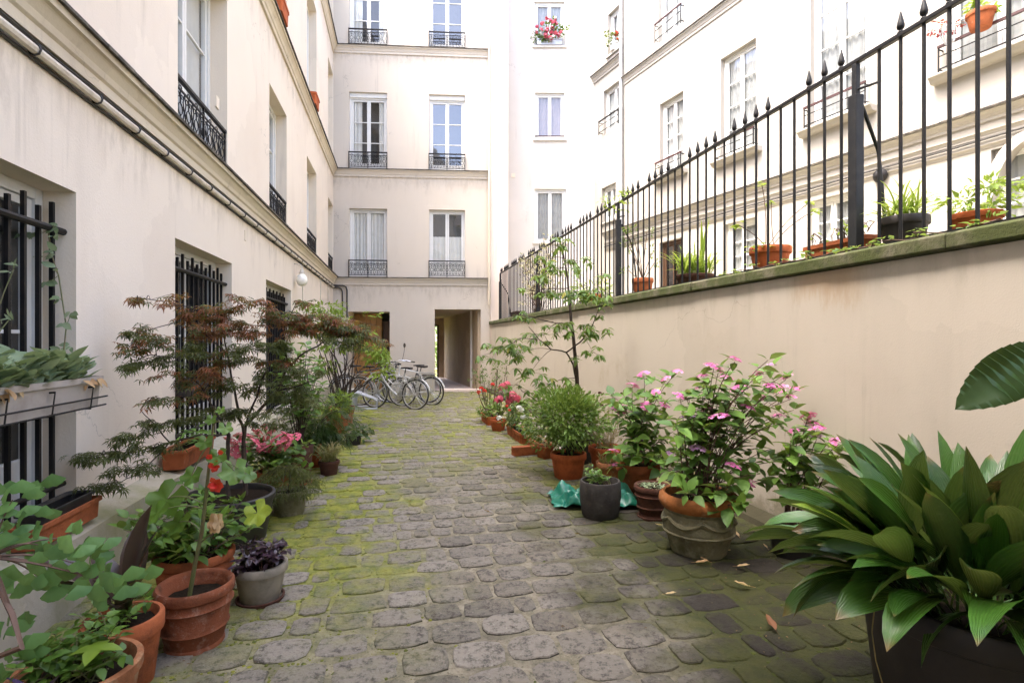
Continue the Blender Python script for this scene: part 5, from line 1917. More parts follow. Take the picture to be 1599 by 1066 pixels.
for k in range(4):
    x = -.3 + .02 * k
    mb.tube([(-.28 + k * .02, -.05 + .13 * k, .03), (-.26 + k * .02, -.05 + .13 * k, .34), (-.2, .0 + .13 * k, .38), (.18, -.05 + .13 * k, .24), (.24, -.05 + .13 * k, .2), (.24, -.05 + .13 * k, .03)], .017, 7)
mb.tube([(-.3, -.08, .03), (.26, -.08, .03)], .02, 7)
mb.tube([(-.3, .4, .03), (.26, .4, .03)], .02, 7)
mb.build('rack_frame', M['zinc'], t, smooth=True)
mb = MB()
for x in (-.28, .24):
    mb.box(x - .04, x + .04, -.12, -.05, 0, .014)
    mb.box(x - .04, x + .04, .37, .44, 0, .014)
mb.build('foot_plate', M['iron_grey'], t)

# ================================================================== right hand row, from the passage forward
az = FW.rz
t, zs = trough('plant_trough', 'terracotta trough of dark red flowers and wiry rose, farthest along the garden wall', 'trough', (-.42, 9.95, 0), az, .75, .2, .17, 'terra_red', group=PRN)
c0 = V(t.location)
rot = Matrix.Rotation(-az, 4, 'Z')
mf, ms = MB(), MB()
blob_leaves(mf, (0, 0, .30), (.42, .2, .18), 420, 'dia', .06, rd, clumps=14)
for k in range(16):
    e = rot @ (PT(rd.uniform(742, 792), rd.uniform(565, 612), 9.95) - c0)
    ms.tube(bez((rd.uniform(-.3, .3), 0, zs), e, (e.x * .6, e.y, zs + (e.z - zs) * .6)), .005, 4)
    blob_leaves(mf, e, (.13, .13, .10), 26, 'dia', .055, rd, clumps=4)
ms.build('stems', M['stem_red'], t)
mf.build('foliage', M['lf_mid'], t)
hd = Heads(.05, 20, 'fl_red', 'ball', seed=6)
for (px, py) in ((752, 606), (757, 610), (748, 612), (770, 600)):
    hd.put(t, rot @ (PT(px, py, 9.75) - c0), .9, rnd=rd)

t, zs = pot('potted_geranium', 'coral and red geranium in a small bright terracotta pot between two troughs', 'potted plant', (-.23, 9.1, 0), .14, .10, .2, 'terra_red', group=PRN)
c0 = V(t.location)
mf, ms = MB(), MB()
blob_leaves(mf, (.15, 0, .32), (.34, .25, .2), 330, 'round', .07, rd, clumps=12)
hd = Heads(.075, 34, 'fl_rose', 'ball', seed=8)
for (px, py, s_) in ((786, 604, 1.1), (792, 600, .9), (781, 622, .9), (800, 618, 1.3), (806, 622, 1.1), (776, 625, .7), (796, 626, .9)):
    e = PT(px, py, 9.0) - c0
    ms.tube(bez((0, 0, zs), e, (e.x * .4, e.y * .4, e.z * .7)), .005, 4)
    hd.put(t, e, s_, rnd=rd)
ms.build('stems', M['stem'], t)
mf.build('foliage', M['lf_bush'], t, smooth=True)

t, zs = trough('plant_trough', 'middle terracotta trough with white blossoms behind the small geranium pot', 'trough', (.10, 8.35, 0), az, .95, .2, .17, 'terra', group=PRN)
c0 = V(t.location)
mf = MB()
blob_leaves(mf, (0, 0, .30), (.5, .2, .2), 520, 'dia', .07, rd, clumps=16)
mf.build('foliage', M['lf_dark'], t)
hd = Heads(.05, 22, 'fl_white', 'ball', seed=9)
for (px, py) in ((811, 636), (815, 640), (822, 650), (817, 651), (780, 652)):
    hd.put(t, rot @ (PT(px, py, 8.15) - c0), .9, rnd=rd)
hd = Heads(.03, 14, 'fl_red', 'ball', seed=10, name='red_flower_head')
for (px, py) in ((792, 634), (796, 640)):
    hd.put(t, rot @ (PT(px, py, 8.15) - c0), .9, rnd=rd)

t, zs = trough('plant_trough', 'small terracotta trough of low succulents next to the loose brick', 'trough', (.36, 7.45, 0), az, .70, .19, .17, 'terra', group=PRN)
mf = MB()
blob_leaves(mf, (0, 0, .22), (.36, .12, .08), 220, 'dia', .05, rd, clumps=12)
mf.build('foliage', M['lf_grey'], t)
t, zs = pot('flower_pot', 'half hidden small orange pot with straw coloured tufts beside the brick', 'flower pot', (.42, 6.98, 0), .12, .09, .17, 'terra', group=PRN)
mf = MB()
blob_leaves(mf, (0, 0, .2), (.16, .15, .07), 90, 'slim', .08, rd, clumps=6)
mf.build('foliage', M['lf_straw'], t)
t = thing('brick', 'loose orange hollow brick lying on the setts before the small trough', 'brick', (.16, 7.12, .022), .35)
mb = MB()
mb.box(-.16, .16, -.055, .055, 0, .018)
mb.box(-.16, .16, -.055, .055, .09, .11)
for y in (-.055, -.009, .037):
    mb.box(-.16, .16, y, y + .018, .018, .09)
mb.build('brick_body', M['terra'], t, bevel=.003)

# ---- slender tree behind the round bush
t, zs = pot('potted_tree', 'slender tree with drooping leaf sprays taller than the wall, potted behind the round bush', 'potted tree', (.82, 6.75, 0), .21, .17, .33, 'grey_pot', group=PRN)
c0 = V(t.location)
ms = MB()
nodes = []
nodes += br([(902, 700, 6.75), (903, 640, 6.75), (901, 580, 6.72), (897, 535, 6.7), (891, 490, 6.7), (888, 450, 6.7), (884, 415, 6.7), (876, 378, 6.68)], .033, .006)
nodes += br([(902, 600, 6.73), (896, 570, 6.65), (885, 550, 6.6), (862, 545, 6.5), (842, 530, 6.4), (826, 510, 6.35)], .014, .003)
nodes += br([(885, 550, 6.6), (905, 535, 6.6), (922, 515, 6.55), (932, 490, 6.5), (937, 472, 6.5)], .010, .003)
nodes += br([(903, 625, 6.73), (888, 626, 6.6), (866, 634, 6.4), (842, 627, 6.3), (815, 610, 6.2)], .010, .003)
nodes += br([(893, 505, 6.7), (870, 505, 6.6), (840, 497, 6.5), (815, 492, 6.45), (800, 492, 6.4)], .008, .002)
nodes += br([(888, 455, 6.7), (915, 455, 6.6), (945, 462, 6.55)], .006, .002)
nodes += br([(887, 450, 6.7), (860, 450, 6.6), (825, 455, 6.5)], .006, .002)
nodes += br([(840, 530, 6.4), (815, 528, 6.3), (785, 545, 6.2)], .006, .002)
mf = MB()
for (px, py, rx, rz_, n) in ((775, 548, 26, 12, 80), (800, 538, 26, 14, 80), (822, 548, 20, 10, 50), (850, 522, 30, 12, 80), (870, 510, 24, 10, 50), (905, 512, 28, 12, 60), (930, 520, 18, 12, 44), (830, 580, 24, 12, 55), (858, 600, 26, 12, 70), (885, 600, 18, 12, 40), (805, 600, 22, 12, 45), (925, 548, 18, 10, 30), (905, 555, 18, 10, 26),
                                (850, 457, 36, 8, 90), (885, 462, 30, 8, 60), (920, 455, 28, 10, 80), (942, 465, 20, 9, 40), (838, 430, 20, 10, 36), (880, 418, 28, 9, 70), (905, 408, 18, 9, 36), (875, 378, 14, 9, 40), (935, 428, 16, 8, 24), (845, 405, 18, 8, 24), (820, 493, 20, 8, 30), (935, 488, 12, 10, 24), (795, 570, 18, 10, 26)):
    Y = rd.uniform(6.35, 6.85)
    e = PT(px, py, Y) - c0
    nr = min(nodes, key=lambda q: (q - e).length)
    ms.tube(bez(nr, e, (nr + e) / 2 + V((0, 0, .05)), 5), [.004, .0035, .003, .0025, .002, .0015], 4)
    for k in range(max(3, n // 7)):
        q = e + V((rd.uniform(-1, 1) * rx / FPX * Y, rd.uniform(-.18, .18), rd.uniform(-1, 1) * rz_ / FPX * Y))
        ms.tube([e, q], .0015, 3, cap=False)
        for j in range(8):
            a = j * 2 * pi / 8 + rd.uniform(-.4, .4)
            leaf(mf, 'lance', q + rv(rd, .012), (cos(a), sin(a), rd.uniform(-.9, .1)), V((0, 0, 1)) + rv(rd, .3), rd.uniform(.07, .125), w=1.25, rnd=rd)
ms.build('trunk', M['bark'], t, smooth=True)
mf.build('foliage', M['lf_tree'], t, smooth=True)

# ---- round bush
t, zs = pot('potted_box_bush', 'dense round fine leaved bush in a smooth orange pot', 'potted plant', (.62, 6.0, 0), .20, .15, .28, 'terra_red', group=PRN, saucer=0)
mf, ms = MB(), MB()
blob_leaves(mf, (-.02, 0, .66), (.47, .40, .30), 4200, 'dia', .055, rd, out=.8, hang=-.1, clumps=60, shell=.4, upj=.9)
blob_leaves(mf, (-.02, 0, .80), (.36, .32, .2), 900, 'dia', .065, rd, out=.6, hang=-.7, clumps=44, shell=.4, upj=.9)
for k in range(14):
    e = V((rd.uniform(-.32, .32), rd.uniform(-.28, .28), rd.uniform(.45, .8)))
    ms.tube(bez((rd.uniform(-.05, .05), 0, zs), e, (e.x * .4, e.y * .4, .45)), .005, 4)
ms.build('stems', M['bark'], t)
mf.build('foliage', M['lf_bush'], t)

t, zs = pot('potted_sedum', 'terracotta pot with dry straw stems and brown seed heads by the wall', 'potted plant', (1.09, 6.3, 0), .205, .15, .29, 'terra_red', group=PRN)
c0 = V(t.location)
ms, mf = MB(), MB()
for k in range(46):
    e = V((rd.uniform(-.2, .2), rd.uniform(-.15, .15), zs + rd.uniform(.12, .62)))
    ms.tube(bez((rd.uniform(-.12, .12), rd.uniform(-.12, .12), zs), e, (e.x * .7, e.y * .7, zs + .1)), .003, 3)
    for j in range(3):
        a = rd.uniform(0, 6.28)
        leaf(mf, 'slim', e - V((0, 0, rd.uniform(0, .15))), (cos(a), sin(a), .6), (0, 0, 1), rd.uniform(.04, .08), rnd=rd)
ms.build('stems', M['lf_straw'], t)
mf.build('foliage', M['lf_straw'], t)
hd = Heads(.028, 16, 'brown_pot', 'ball', seed=12, name='seed_head')
for k in range(6):
    hd.put(t, (rd.uniform(-.18, .18), rd.uniform(-.1, .1), zs + rd.uniform(.5, .66)), 1, rnd=rd)

# ---- hydrangeas
def hydrangea(t, zs, heads, extra, Y, dY, r0, ls, pairs, mats, sr=.006):
    c0 = V(t.location)
    tips = []
    hs = {}
    for (px, py, m_, s_) in heads:
        e = PT(px, py, Y + rd.uniform(-dY, dY)) - c0
        if m_ not in hs:
            hs[m_] = Heads(.05, 30, m_, 'lace', seed=len(hs) + 20)
        hs[m_].put(t, e, s_ * 1.12, (rd.uniform(-.1, .5), 0), rnd=rd)
        tips.append(e - V((0, 0, .012)))
    for (px, py) in extra:
        tips.append(PT(px, py, Y + rd.uniform(-dY, dY)) - c0)
    stems_leaves(t, tips, zs, r0, 'ovate', ls, pairs, mats[0], mats[1], sr=sr, rnd=rd, start=.40, up=.7, extra=2, jitter=.5)

t, zs = pot('potted_hydrangea', 'pink lacecap hydrangea half hidden behind the dark grey pot, in plain terracotta', 'potted plant', (1.22, 5.28, 0), .21, .15, .33, 'terra', group=PRN)
H1 = [(988, 602, 'fl_pink', 1.1), (1006, 584, 'fl_pink', 1.1), (1040, 592, 'fl_pink', 1.0), (1058, 580, 'fl_pink', .9), (968, 636, 'fl_pink', 1.2), (974, 644, 'fl_pink', 1.0), (1012, 634, 'fl_pink', 1.1), (1038, 632, 'fl_pink', .9), (1045, 709, 'fl_lilac', 1.2), (1065, 734, 'fl_lilac', 1.0), (958, 704, 'fl_pink', .9), (960, 726, 'fl_pink', .9), (1025, 612, 'fl_pink', .7)]
X1 = [(rd.uniform(950, 1075), rd.uniform(600, 720)) for _ in range(24)]
hydrangea(t, zs, H1, X1, 5.05, .3, .12, .145, 4, ('stem_red', 'lf_hyd'), sr=.0045)

t, zs = pot('potted_hydrangea', 'tall pink lacecap hydrangea in the large rusty rimmed garlanded urn', 'potted plant', (1.33, 3.88, 0), .275, .185, .43, 'stone_pot', 'urn', group=PRN, cap='rust_rim', soil=.84, wob=.01, n=64)
sw = MB()
for i in range(6):
    a0 = i * pi / 3 + .3
    gp = []
    for k in range(9):
        f = k / 8
        a = a0 + f * pi / 3
        z = .275 - .045 * sin(pi * f)
        r = .185 * 1.30 - .003 + .05 * (z - .17)
        gp.append((r * cos(a), r * sin(a), z))
    sw.tube(gp, [.012 + .008 * sin(pi * k / 8) + rd.uniform(-.003, .003) for k in range(9)], 7)
sw.build('garland', M['stone_pot'], t, smooth=True)
H2 = [(1115, 573, 'fl_pink', 1.1), (1122, 579, 'fl_pink', .9), (1148, 562, 'fl_pink', .9), (1155, 607, 'fl_pink', 1.0), (1205, 570, 'fl_lilac', .6), (1208, 604, 'fl_pink', 1.0), (1220, 608, 'fl_pink', .9), (1245, 607, 'fl_pink', .8), (1236, 620, 'fl_pink', .7), (1168, 637, 'fl_pink', 1.0), (1123, 651, 'fl_pink', 1.1), (1146, 728, 'fl_pink', 1.0), (1170, 754, 'fl_pink', 1.0), (1090, 606, 'fl_pink', .5), (1184, 583, 'fl_pink', .6), (1062, 618, 'fl_pink', .9), (1075, 652, 'fl_lilac', .9), (1098, 588, 'fl_pink', .8), (1135, 590, 'fl_pink', .8), (1190, 622, 'fl_pink', .9), (1228, 590, 'fl_pink', .8), (1215, 650, 'fl_pink', .9), (1090, 700, 'fl_lilac', 1.0), (1060, 715, 'fl_lilac', .9), (1105, 640, 'fl_pink', .8)]
X2 = [(1200, 562), (1225, 585), (1240, 640), (1100, 620), (1080, 640), (1070, 670), (1095, 690), (1060, 700), (1120, 600), (1140, 640), (1175, 600), (1190, 650), (1210, 660), (1160, 680), (1180, 700), (1130, 690), (1105, 730), (1075, 745), (1140, 760), (1110, 775), (1090, 790), (1165, 780), (1200, 745), (1060, 735), (1215, 720), (1185, 740), (1150, 790), (1065, 610), (1125, 805), (1075, 620), (1085, 650), (1055, 660), (1095, 640), (1225, 660), (1235, 710), (1040, 720), (1070, 770), (1205, 700), (1140, 610), (1100, 600)]
hydrangea(t, zs, H2, X2, 3.80, .26, .13, .13, 4, ('stem_red', 'lf_hyd'), sr=.005)

t, zs = pot('potted_hydrangea', 'small pink hydrangea leaning against the wall between urn and broad leaved plant', 'potted plant', (1.95, 3.80, 0), .15, .12, .2, 'black_pot', group=PRN)
H3 = [(1262, 650, 'fl_pink', .9), (1270, 664, 'fl_pink', 1.2), (1276, 670, 'fl_pink', .9), (1240, 673, 'fl_pink', .7), (1276, 682, 'fl_lilac', .9), (1311, 690, 'fl_pink', .9)]
X3 = [(1235, 690), (1255, 700), (1290, 700), (1300, 720), (1280, 720), (1240, 715), (1225, 735), (1265, 730), (1295, 690), (1250, 680), (1215, 745), (1310, 710)]
hydrangea(t, zs, H3, X3, 3.62, .12, .08, .12, 4, ('stem_red', 'lf_hyd'), sr=.0045)

# ---- dark grey pot, green sheet, brown pot on saucer
t, zs = pot('potted_herb', 'charcoal fired clay cylinder pot with a few small green sprigs', 'potted plant', (.752, 4.64, 0), .172, .16, .32, 'grey_pot', 'cyl', group=PRN)
tips = [(rd.uniform(-.13, .05), rd.uniform(-.1, .1), zs + rd.uniform(.04, .14)) for _ in range(16)]
stems_leaves(t, tips, zs, .10, 'oval', .05, 3, 'stem', 'lf_mid', sr=.002, rnd=rd, extra=3)
mb = MB()
nx, ny = 70, 44
from mathutils import noise as mnoise
for j in range(ny + 1):
    for i in range(nx + 1):
        u, v_ = i / nx, j / ny
        x, y = .36 + .78 * u, 4.80 + .42 * v_
        ed = min(u, 1 - u, v_, 1 - v_)
        x += .05 * mnoise.noise((u * 4, v_ * 4, 3.1))
        y += .05 * mnoise.noise((u * 4, v_ * 4, 7.7)) - .10 * (1 - abs(2 * u - 1)) * (1 - v_) + (.04 if u < .4 else 0)
        q = abs(mnoise.noise((u * 4.5, v_ * 3.5, .4))) * .22 + abs(mnoise.noise((u * 11, v_ * 9, 1.4))) * .07 + abs(mnoise.noise((u * 27, v_ * 21, 5.4))) * .022
        z = .034 + q * (min(1, ed * 5) * .8 + .2) + (.13 * math.exp(-((u - .82) ** 2 / .012 + (v_ - .45) ** 2 / .1)))
        mb.v.append((x - .75, y - 4.95, z))
for j in range(ny):
    for i in range(nx):
        a = j * (nx + 1) + i
        mb.f.append((a, a + 1, a + nx + 2, a + nx + 1))
        mb.t.append(0.0)
        mb.m.append(0)
M['tarp'] = plain('green_plastic', (.006, .11, .068), .35, c2=(.012, .16, .10), scale=4, bstr=.2, bscale=14)
o = mb.build('plastic_sheet', M['tarp'], None, smooth=True, loc=(.75, 4.95, 0))
sdm = o.modifiers.new('thick', 'SOLIDIFY')
sdm.thickness = .002
tag(o, 'crumpled turquoise green plastic sheet on the setts behind the charcoal pot', 'plastic sheet')
t, zs = pot('flower_pot', 'dark brown pot of tiny rosettes on a wide saucer between charcoal pot and urn', 'flower pot', (1.19, 4.62, 0), .155, .105, .27, 'brown_pot', 'bell', group=PRN, saucer='brown_pot', soil=.9)
mf = MB()
for k in range(150):
    a, q, b_ = rd.uniform(0, 6.28), .11 * sqrt(rd.random()), rd.uniform(0, 6.28)
    leaf(mf, 'dia', (q * cos(a), q * sin(a), zs + .012), (cos(b_), sin(b_), .6), (0, 0, 1), .028, rnd=rd)
mf.build('foliage', M['lf_grey'], t)
for lab, x, y, r in (('squat orange pot with a dried up plant squeezed behind the saucer pot', 1.02, 5.72, .14), ('empty weathered orange pot hidden at the foot of the wall near the hydrangeas', 1.62, 4.75, .16)):
    t, zs = pot('flower_pot', lab, 'flower pot', (x, y, 0), r, r * .75, .24, 'terra_moss', group=PRN)
    mf = MB()
    for k in range(40):
        blade(mf, (rd.uniform(-.08, .08), rd.uniform(-.08, .08), zs), rd.uniform(0, 6.28), rd.uniform(.08, .2), .012, 1.2, 1.2, rd.uniform(.02, 1), n=4)
    mf.build('foliage', M['lf_straw'], t)

# ---- aspidistra
t, zs = pot('potted_aspidistra', 'huge dark green broad leaved aspidistra in a large dark brown tub', 'potted plant', (1.64, 1.90, 0), .365, .29, .62, 'choc_pot', 'tub', group=PRN, soil=.93, n=64)
mf = MB()
ra = random.Random(21)
for k in range(260):
    a = ra.uniform(0, 2 * pi)
    q = .24 * sqrt(ra.random())
    ou = ra.random() ** .85
    p0 = (q * cos(a), q * sin(a), zs)
    aa = a + ra.gauss(0, .6)
    if sin(aa) < -.25 and ou > .45 and ra.random() < .6:
        continue
    L = ra.uniform(.42, .60) + .05 * ou * ra.random() + .07 * (1 - ou)
    lift = 1.54 - 1.02 * ou + ra.uniform(-.22, .14)
    blade(mf, p0, aa, L, ra.uniform(.072, .108) + .03 * ou * ra.random(), lift, .35 + 1.35 * ou * ra.uniform(.6, 1.2), min(.97, max(.02, ra.gauss(.42, .3))), fold=ra.uniform(.12, .45), n=11, belly=.48, stalk=.30, twist=ra.uniform(-1.2, 1.2))
for (az_, L, w_, li, dr, va, tw_) in ((-1.75, .50, .125, .75, 2.2, .6, .2), (-2.05, .46, .10, .70, 2.1, .45, -.3), (-1.15, .52, .12, .8, 2.3, .55, .3), (-2.6, .56, .11, .7, 1.9, .7, .1), (-1.5, .34, .09, 1.0, 1.9, .35, .5), (-2.3, .40, .10, .95, 1.7, .8, -.4), (-1.3, .40, .10, 1.15, 1.5, .5, .4), (-1.9, .44, .09, 1.2, 1.3, .7, -.5)):
    blade(mf, (.17 * cos(az_), .17 * sin(az_), zs), az_, L, w_, li, dr, va, fold=.25, n=12, belly=.5, stalk=.28, twist=tw_)
ob = mf.build('foliage', M['lf_asp'], t, smooth=True)
at = ob.data.attributes.new('across', 'FLOAT', 'POINT')
at.data.foreach_set('value', [(-1, -.5, 0, .5, 1)[i % 5] for i in range(len(mf.v))])
nb_ = len(mf.v) - 8 * 65
al_ = [(i % 60) // 5 / 11 for i in range(nb_)] + [(i % 65) // 5 / 12 for i in range(8 * 65)]
at = ob.data.attributes.new('along', 'FLOAT', 'POINT')
at.data.foreach_set('value', al_)
mf = MB()
for k in range(7):
    a = ra.uniform(0, 6.28)
    leaf(mf, 'lance', (.3 * cos(a), .3 * sin(a), zs + .02), (cos(a + 1), sin(a + 1), .1), (0, 0, 1), .09, var=.08, rnd=ra)
mf.build('withered_leaves', M['lf_dry'], t, smooth=True)
t = thing('dry_stem', 'single thin dry stem hanging down beside the dark brown tub', 'dry stem', (1.22, 1.92, 0))
mb = MB()
c0 = V(t.location)
mb.tube([PT(1378, 930, 1.86) - c0, PT(1366, 950, 1.84) - c0, PT(1362, 985, 1.83) - c0, PT(1368, 1030, 1.82) - c0, PT(1385, 1090, 1.80) - c0, V((.1, -.2, .03))], .0022, 5)
mb.build('stem', M['lf_straw'], t)

# ---- large ribbed leaf on a branch reaching in over the aspidistra
t, zs = pot('potted_loquat', 'loquat branch with one very large ribbed leaf against the bare wall', 'potted tree', (2.22, 1.5, 0), .2, .15, .35, 'terra', group=PRN)
c0 = V(t.location)
def ribbed(n=14, w=.40):
    vs, fs = [], []
    for i in range(2 * n + 1):
        t_ = i / (2 * n)
        hw = w / 2 * (sin(pi * t_ ** 1.0) ** .75 if 0 < t_ < 1 else 0)
        rib = .026 if i % 2 else -.026
        sk = .07 * (1 - t_)
        for k, f in ((0, 1), (1, .5), (2, 0), (3, -.5), (4, -1)):
            vs.append((t_ + sk * abs(f) * 1.4 * (hw / (w / 2)), f * hw, -.22 * t_ * t_ + .10 * abs(f) * hw * 2 + (rib * abs(f) ** .6 * (hw / (w / 2)) if f else -.008) - (.05 * abs(f) ** 3 * hw * 2)))
    for i in range(2 * n):
        for k in range(4):
            a = 5 * i + k
            fs.append((a, a + 1, a + 6, a + 5))
    return vs, fs
T['ribbed'] = ribbed()
ms, mf = MB(), MB()
top = PT(1690, 545, 1.56) - c0
ms.tube([(0, 0, zs), (-.05, .0, .8), (-.2, .03, 1.2), top, top + V((.05, .0, .12))], [.014, .012, .009, .006, .004], 7)
def lq(px0, py0, px1, py1, Y, up, var):
    a, b_ = PT(px0, py0, Y) - c0, PT(px1, py1, Y - .05) - c0
    ms.tube([top, a], .004, 5)
    leaf(mf, 'ribbed', a, b_ - a, up, (b_ - a).length, var=var, rnd=rd)
lq(1660, 528, 1518, 624, 1.55, (-.25, -.85, .35), .2)
lq(1740, 520, 1850, 600, 1.5, (.3, -.6, .8), .5)
lq(1700, 500, 1760, 380, 1.6, (0, -.9, .4), .4)
lq(1720, 560, 1780, 690, 1.5, (.4, -.8, .4), .6)
lq(1720, 500, 1880, 470, 1.6, (0, -.4, .9), .3)
ms.build('branch', M['bark'], t, smooth=True)
M['lf_loquat'] = leafmat('leaf_loquat', (.012, .040, .008), (.05, .12, .018), rough=.5, trans=.12)
mf.build('foliage', M['lf_loquat'], t, smooth=True)

# ================================================================== on the coping
CZ = 2.113
def wpt(px, off):
    return FW.at(FW.s(px, off), off, CZ)
t, zs = pot('potted_spider_plant', 'spider plant spilling from a chocolate brown pot behind the fence', 'potted plant', wpt(1412, .42), .15, .11, .24, 'choc_pot', group=WTN)
mf = MB()
for k in range(110):
    blade(mf, (rd.uniform(-.08, .08), rd.uniform(-.08, .08), zs), rd.uniform(0, 6.28), rd.uniform(.16, .36), .013, rd.uniform(.6, 1.5), rd.uniform(.9, 2.4), rd.uniform(.1, 1), n=6)
mf.build('foliage', M['lf_lime'], t)
t, zs = pot('potted_fern', 'lime green leafy plant in an orange pot behind the fence, nearest the street end', 'potted plant', wpt(1524, .42), .135, .105, .16, 'terra_red', group=WTN)
mf = MB()
blob_leaves(mf, (.05, -.02, .24), (.30, .2, .09), 260, 'dia', .06, rd, out=.6, hang=.1, clumps=14)
blob_leaves(mf, (.0, -.1, .30), (.14, .12, .08), 60, 'dia', .06, rd, out=.6, hang=.1, clumps=5)
mf.build('foliage', M['lf_lime'], t)
t, zs = pot('potted_sapling', 'nearly bare thin stems in an orange pot with a wide lip on the coping', 'potted plant', wpt(1203, .46), .185, .135, .27, 'terra_red', group=WTN)
c0 = V(t.location)
ms, mf = MB(), MB()
for px, py in ((1190, 288), (1205, 315), (1262, 318), (1270, 330), (1150, 350), (1170, 390)):
    e = PT(px, py, c0.y + rd.uniform(-.15, .15)) - c0
    ms.tube(bez((rd.uniform(-.05, .05), 0, zs), e, (e.x * .3, e.y * .3, zs + (e.z - zs) * .6)), .004, 4)
    for j in range(9):
        a = rd.uniform(0, 6.28)
        leaf(mf, 'oval', e + rv(rd, .03), (cos(a), sin(a), rd.uniform(-.3, .3)), (0, 0, 1), rd.uniform(.05, .08), var=.8, rnd=rd)
for k in range(26):
    a = rd.uniform(0, 6.28)
    leaf(mf, 'oval', (.12 * cos(a), .12 * sin(a) - .04, zs + rd.uniform(0, .06)), (cos(a), sin(a), rd.uniform(-.2, .3)), (0, 0, 1), .07, rnd=rd)
ms.build('stems', M['stem_red'], t)
mf.build('foliage', M['lf_lime'], t, smooth=True)
p = wpt(1312, .42)
t, zs = trough('plant_trough', 'long red clay trough with curling dry tendrils on the wall coping', 'trough', p, FW.rz, .62, .18, .17, 'terra', group=WTN)
ms, mf = MB(), MB()
for k in range(12):
    x = rd.uniform(-.28, .28)
    q = [V((x + .05 * cos(a) * (1 - a / 9), rd.uniform(-.06, .02), zs + .09 + .05 * sin(a))) for a in (3.2, 2.4, 1.6, .8, 0, -.8)]
    ms.tube([V((x - .05, 0, zs))] + q, .004, 4)
blob_leaves(mf, (0, 0, .22), (.28, .09, .09), 46, 'oval', .06, rd, clumps=8)
ms.build('stems', M['stem_red'], t)
mf.build('foliage', M['lf_lime'], t, smooth=True)
t, zs = pot('potted_shrub', 'spindly dark leaved shrub in an orange flower pot by the middle fence post', 'potted plant', wpt(1004, .45), .15, .11, .27, 'terra', group=WTN)
ms, mf = MB(), MB()
for k in range(9):
    e = V((rd.uniform(-.25, .15), rd.uniform(-.15, .15), rd.uniform(.4, .95)))
    ms.tube(bez((0, 0, zs), e, (e.x * .3, 0, e.z * .6)), .005, 4)
    blob_leaves(mf, e, (.1, .1, .09), 22, 'dia', .05, rd, clumps=4)
ms.build('stems', M['stem_red'], t)
mf.build('foliage', M['lf_mid'], t)
t, zs = pot('potted_spider_plant', 'pale arching grassy plant with one tall spear in a low dark bowl', 'potted plant', wpt(1086, .45), .22, .17, .16, 'brown_pot', group=WTN)
mf = MB()
for k in range(150):
    blade(mf, (rd.uniform(-.18, .18), rd.uniform(-.1, .1), zs), rd.uniform(0, 6.28), rd.uniform(.25, .48), .018, rd.uniform(.7, 1.5), rd.uniform(1.0, 2.4), rd.uniform(.1, 1), n=6)
for k in range(7):
    blade(mf, (.1, .05, zs), rd.uniform(0, 6.28), rd.uniform(.5, .75), .035, 1.5, .25, .6, n=6)
mf.build('foliage', M['lf_lime'], t)
t, zs = pot('flower_pot', 'small pot of yellowing leaves on the coping behind the slender tree', 'flower pot', wpt(927, .42), .15, .11, .2, 'terra_red', group=WTN)
mf = MB()
blob_leaves(mf, (0, 0, .28), (.32, .2, .14), 150, 'slim', .14, rd, clumps=10, var=(.75, .2))
mf.build('foliage', M['lf_tree'], t)
t, zs = trough('plant_trough', 'brown trough at the far fence end below the pale climber', 'trough', wpt(807, .42), FW.rz, .8, .18, .2, 'brown_pot', group=WTN)
t = thing('climbing_vine', 'pale pinkish climber woven through the far fence bars', 'vine', FW.at(FW.s(840, .3), .3, CZ))
c0 = V(t.location)
ms, mf = MB(), MB()
for k in range(34):
    px = rd.uniform(812, 868)
    py = 372 + (868 - px) * .55 + rd.uniform(0, 75)
    e = FW.at(FW.s(px, .2), .2 + rd.uniform(-.05, .08), 0)
    e.z = EYE + (CY - py) / FPX * e.y
    e -= c0
    ms.tube(bez((rd.uniform(-.1, .1), rd.uniform(-.3, .3), 0), e, (e.x * .5 + rd.uniform(-.2, .2), e.y * .7, e.z * .7)), .006, 4)
    blob_leaves(mf, e, (.16, .2, .18), 22, 'dia', .075, rd, clumps=5)
ms.build('stems', M['stem_red'], t)
M['lf_pale'] = leafmat('leaf_pale', (.30, .30, .16), (.48, .42, .30), (.45, .24, .22), trans=.3)
mf.build('foliage', M['lf_pale'], t)
t = thing('climbing_vine', 'small lime green sprig twining over the middle fence post top', 'vine', FW.at(FW.s(966, .24), .24, 2.9))
c0 = V(t.location)
ms, mf = MB(), MB()
e0 = FW.at(FW.s(966, .28), .28, CZ) - c0
ms.tube([e0, e0 + V((.03, .02, .5)), V((0, .05, .1)), V((0, 0, .5))], .005, 4)
for (px, py, n) in ((952, 318, 26), (970, 305, 40), (980, 297, 24), (962, 330, 20), (975, 322, 20), (945, 312, 14)):
    q = FW.at(FW.s(px, .2), .2, 0)
    q.z = EYE + (CY - py) / FPX * q.y
    blob_leaves(mf, q - c0, (.09, .09, .07), n, 'dia', .06, rd, clumps=4)
ms.build('stems', M['stem'], t)
mf.build('foliage', M['lf_lime'], t)
t = thing('creeping_vine', 'thin ivy creeping along the coping edge at the foot of the fence', 'vine', FW.at(FW.s(1290, .05), .05, CZ))
ms, mf = MB(), MB()
c0 = V(t.location)
pts = []
s0, s1 = FW.s(1130, .05), FW.s(1560, .05)
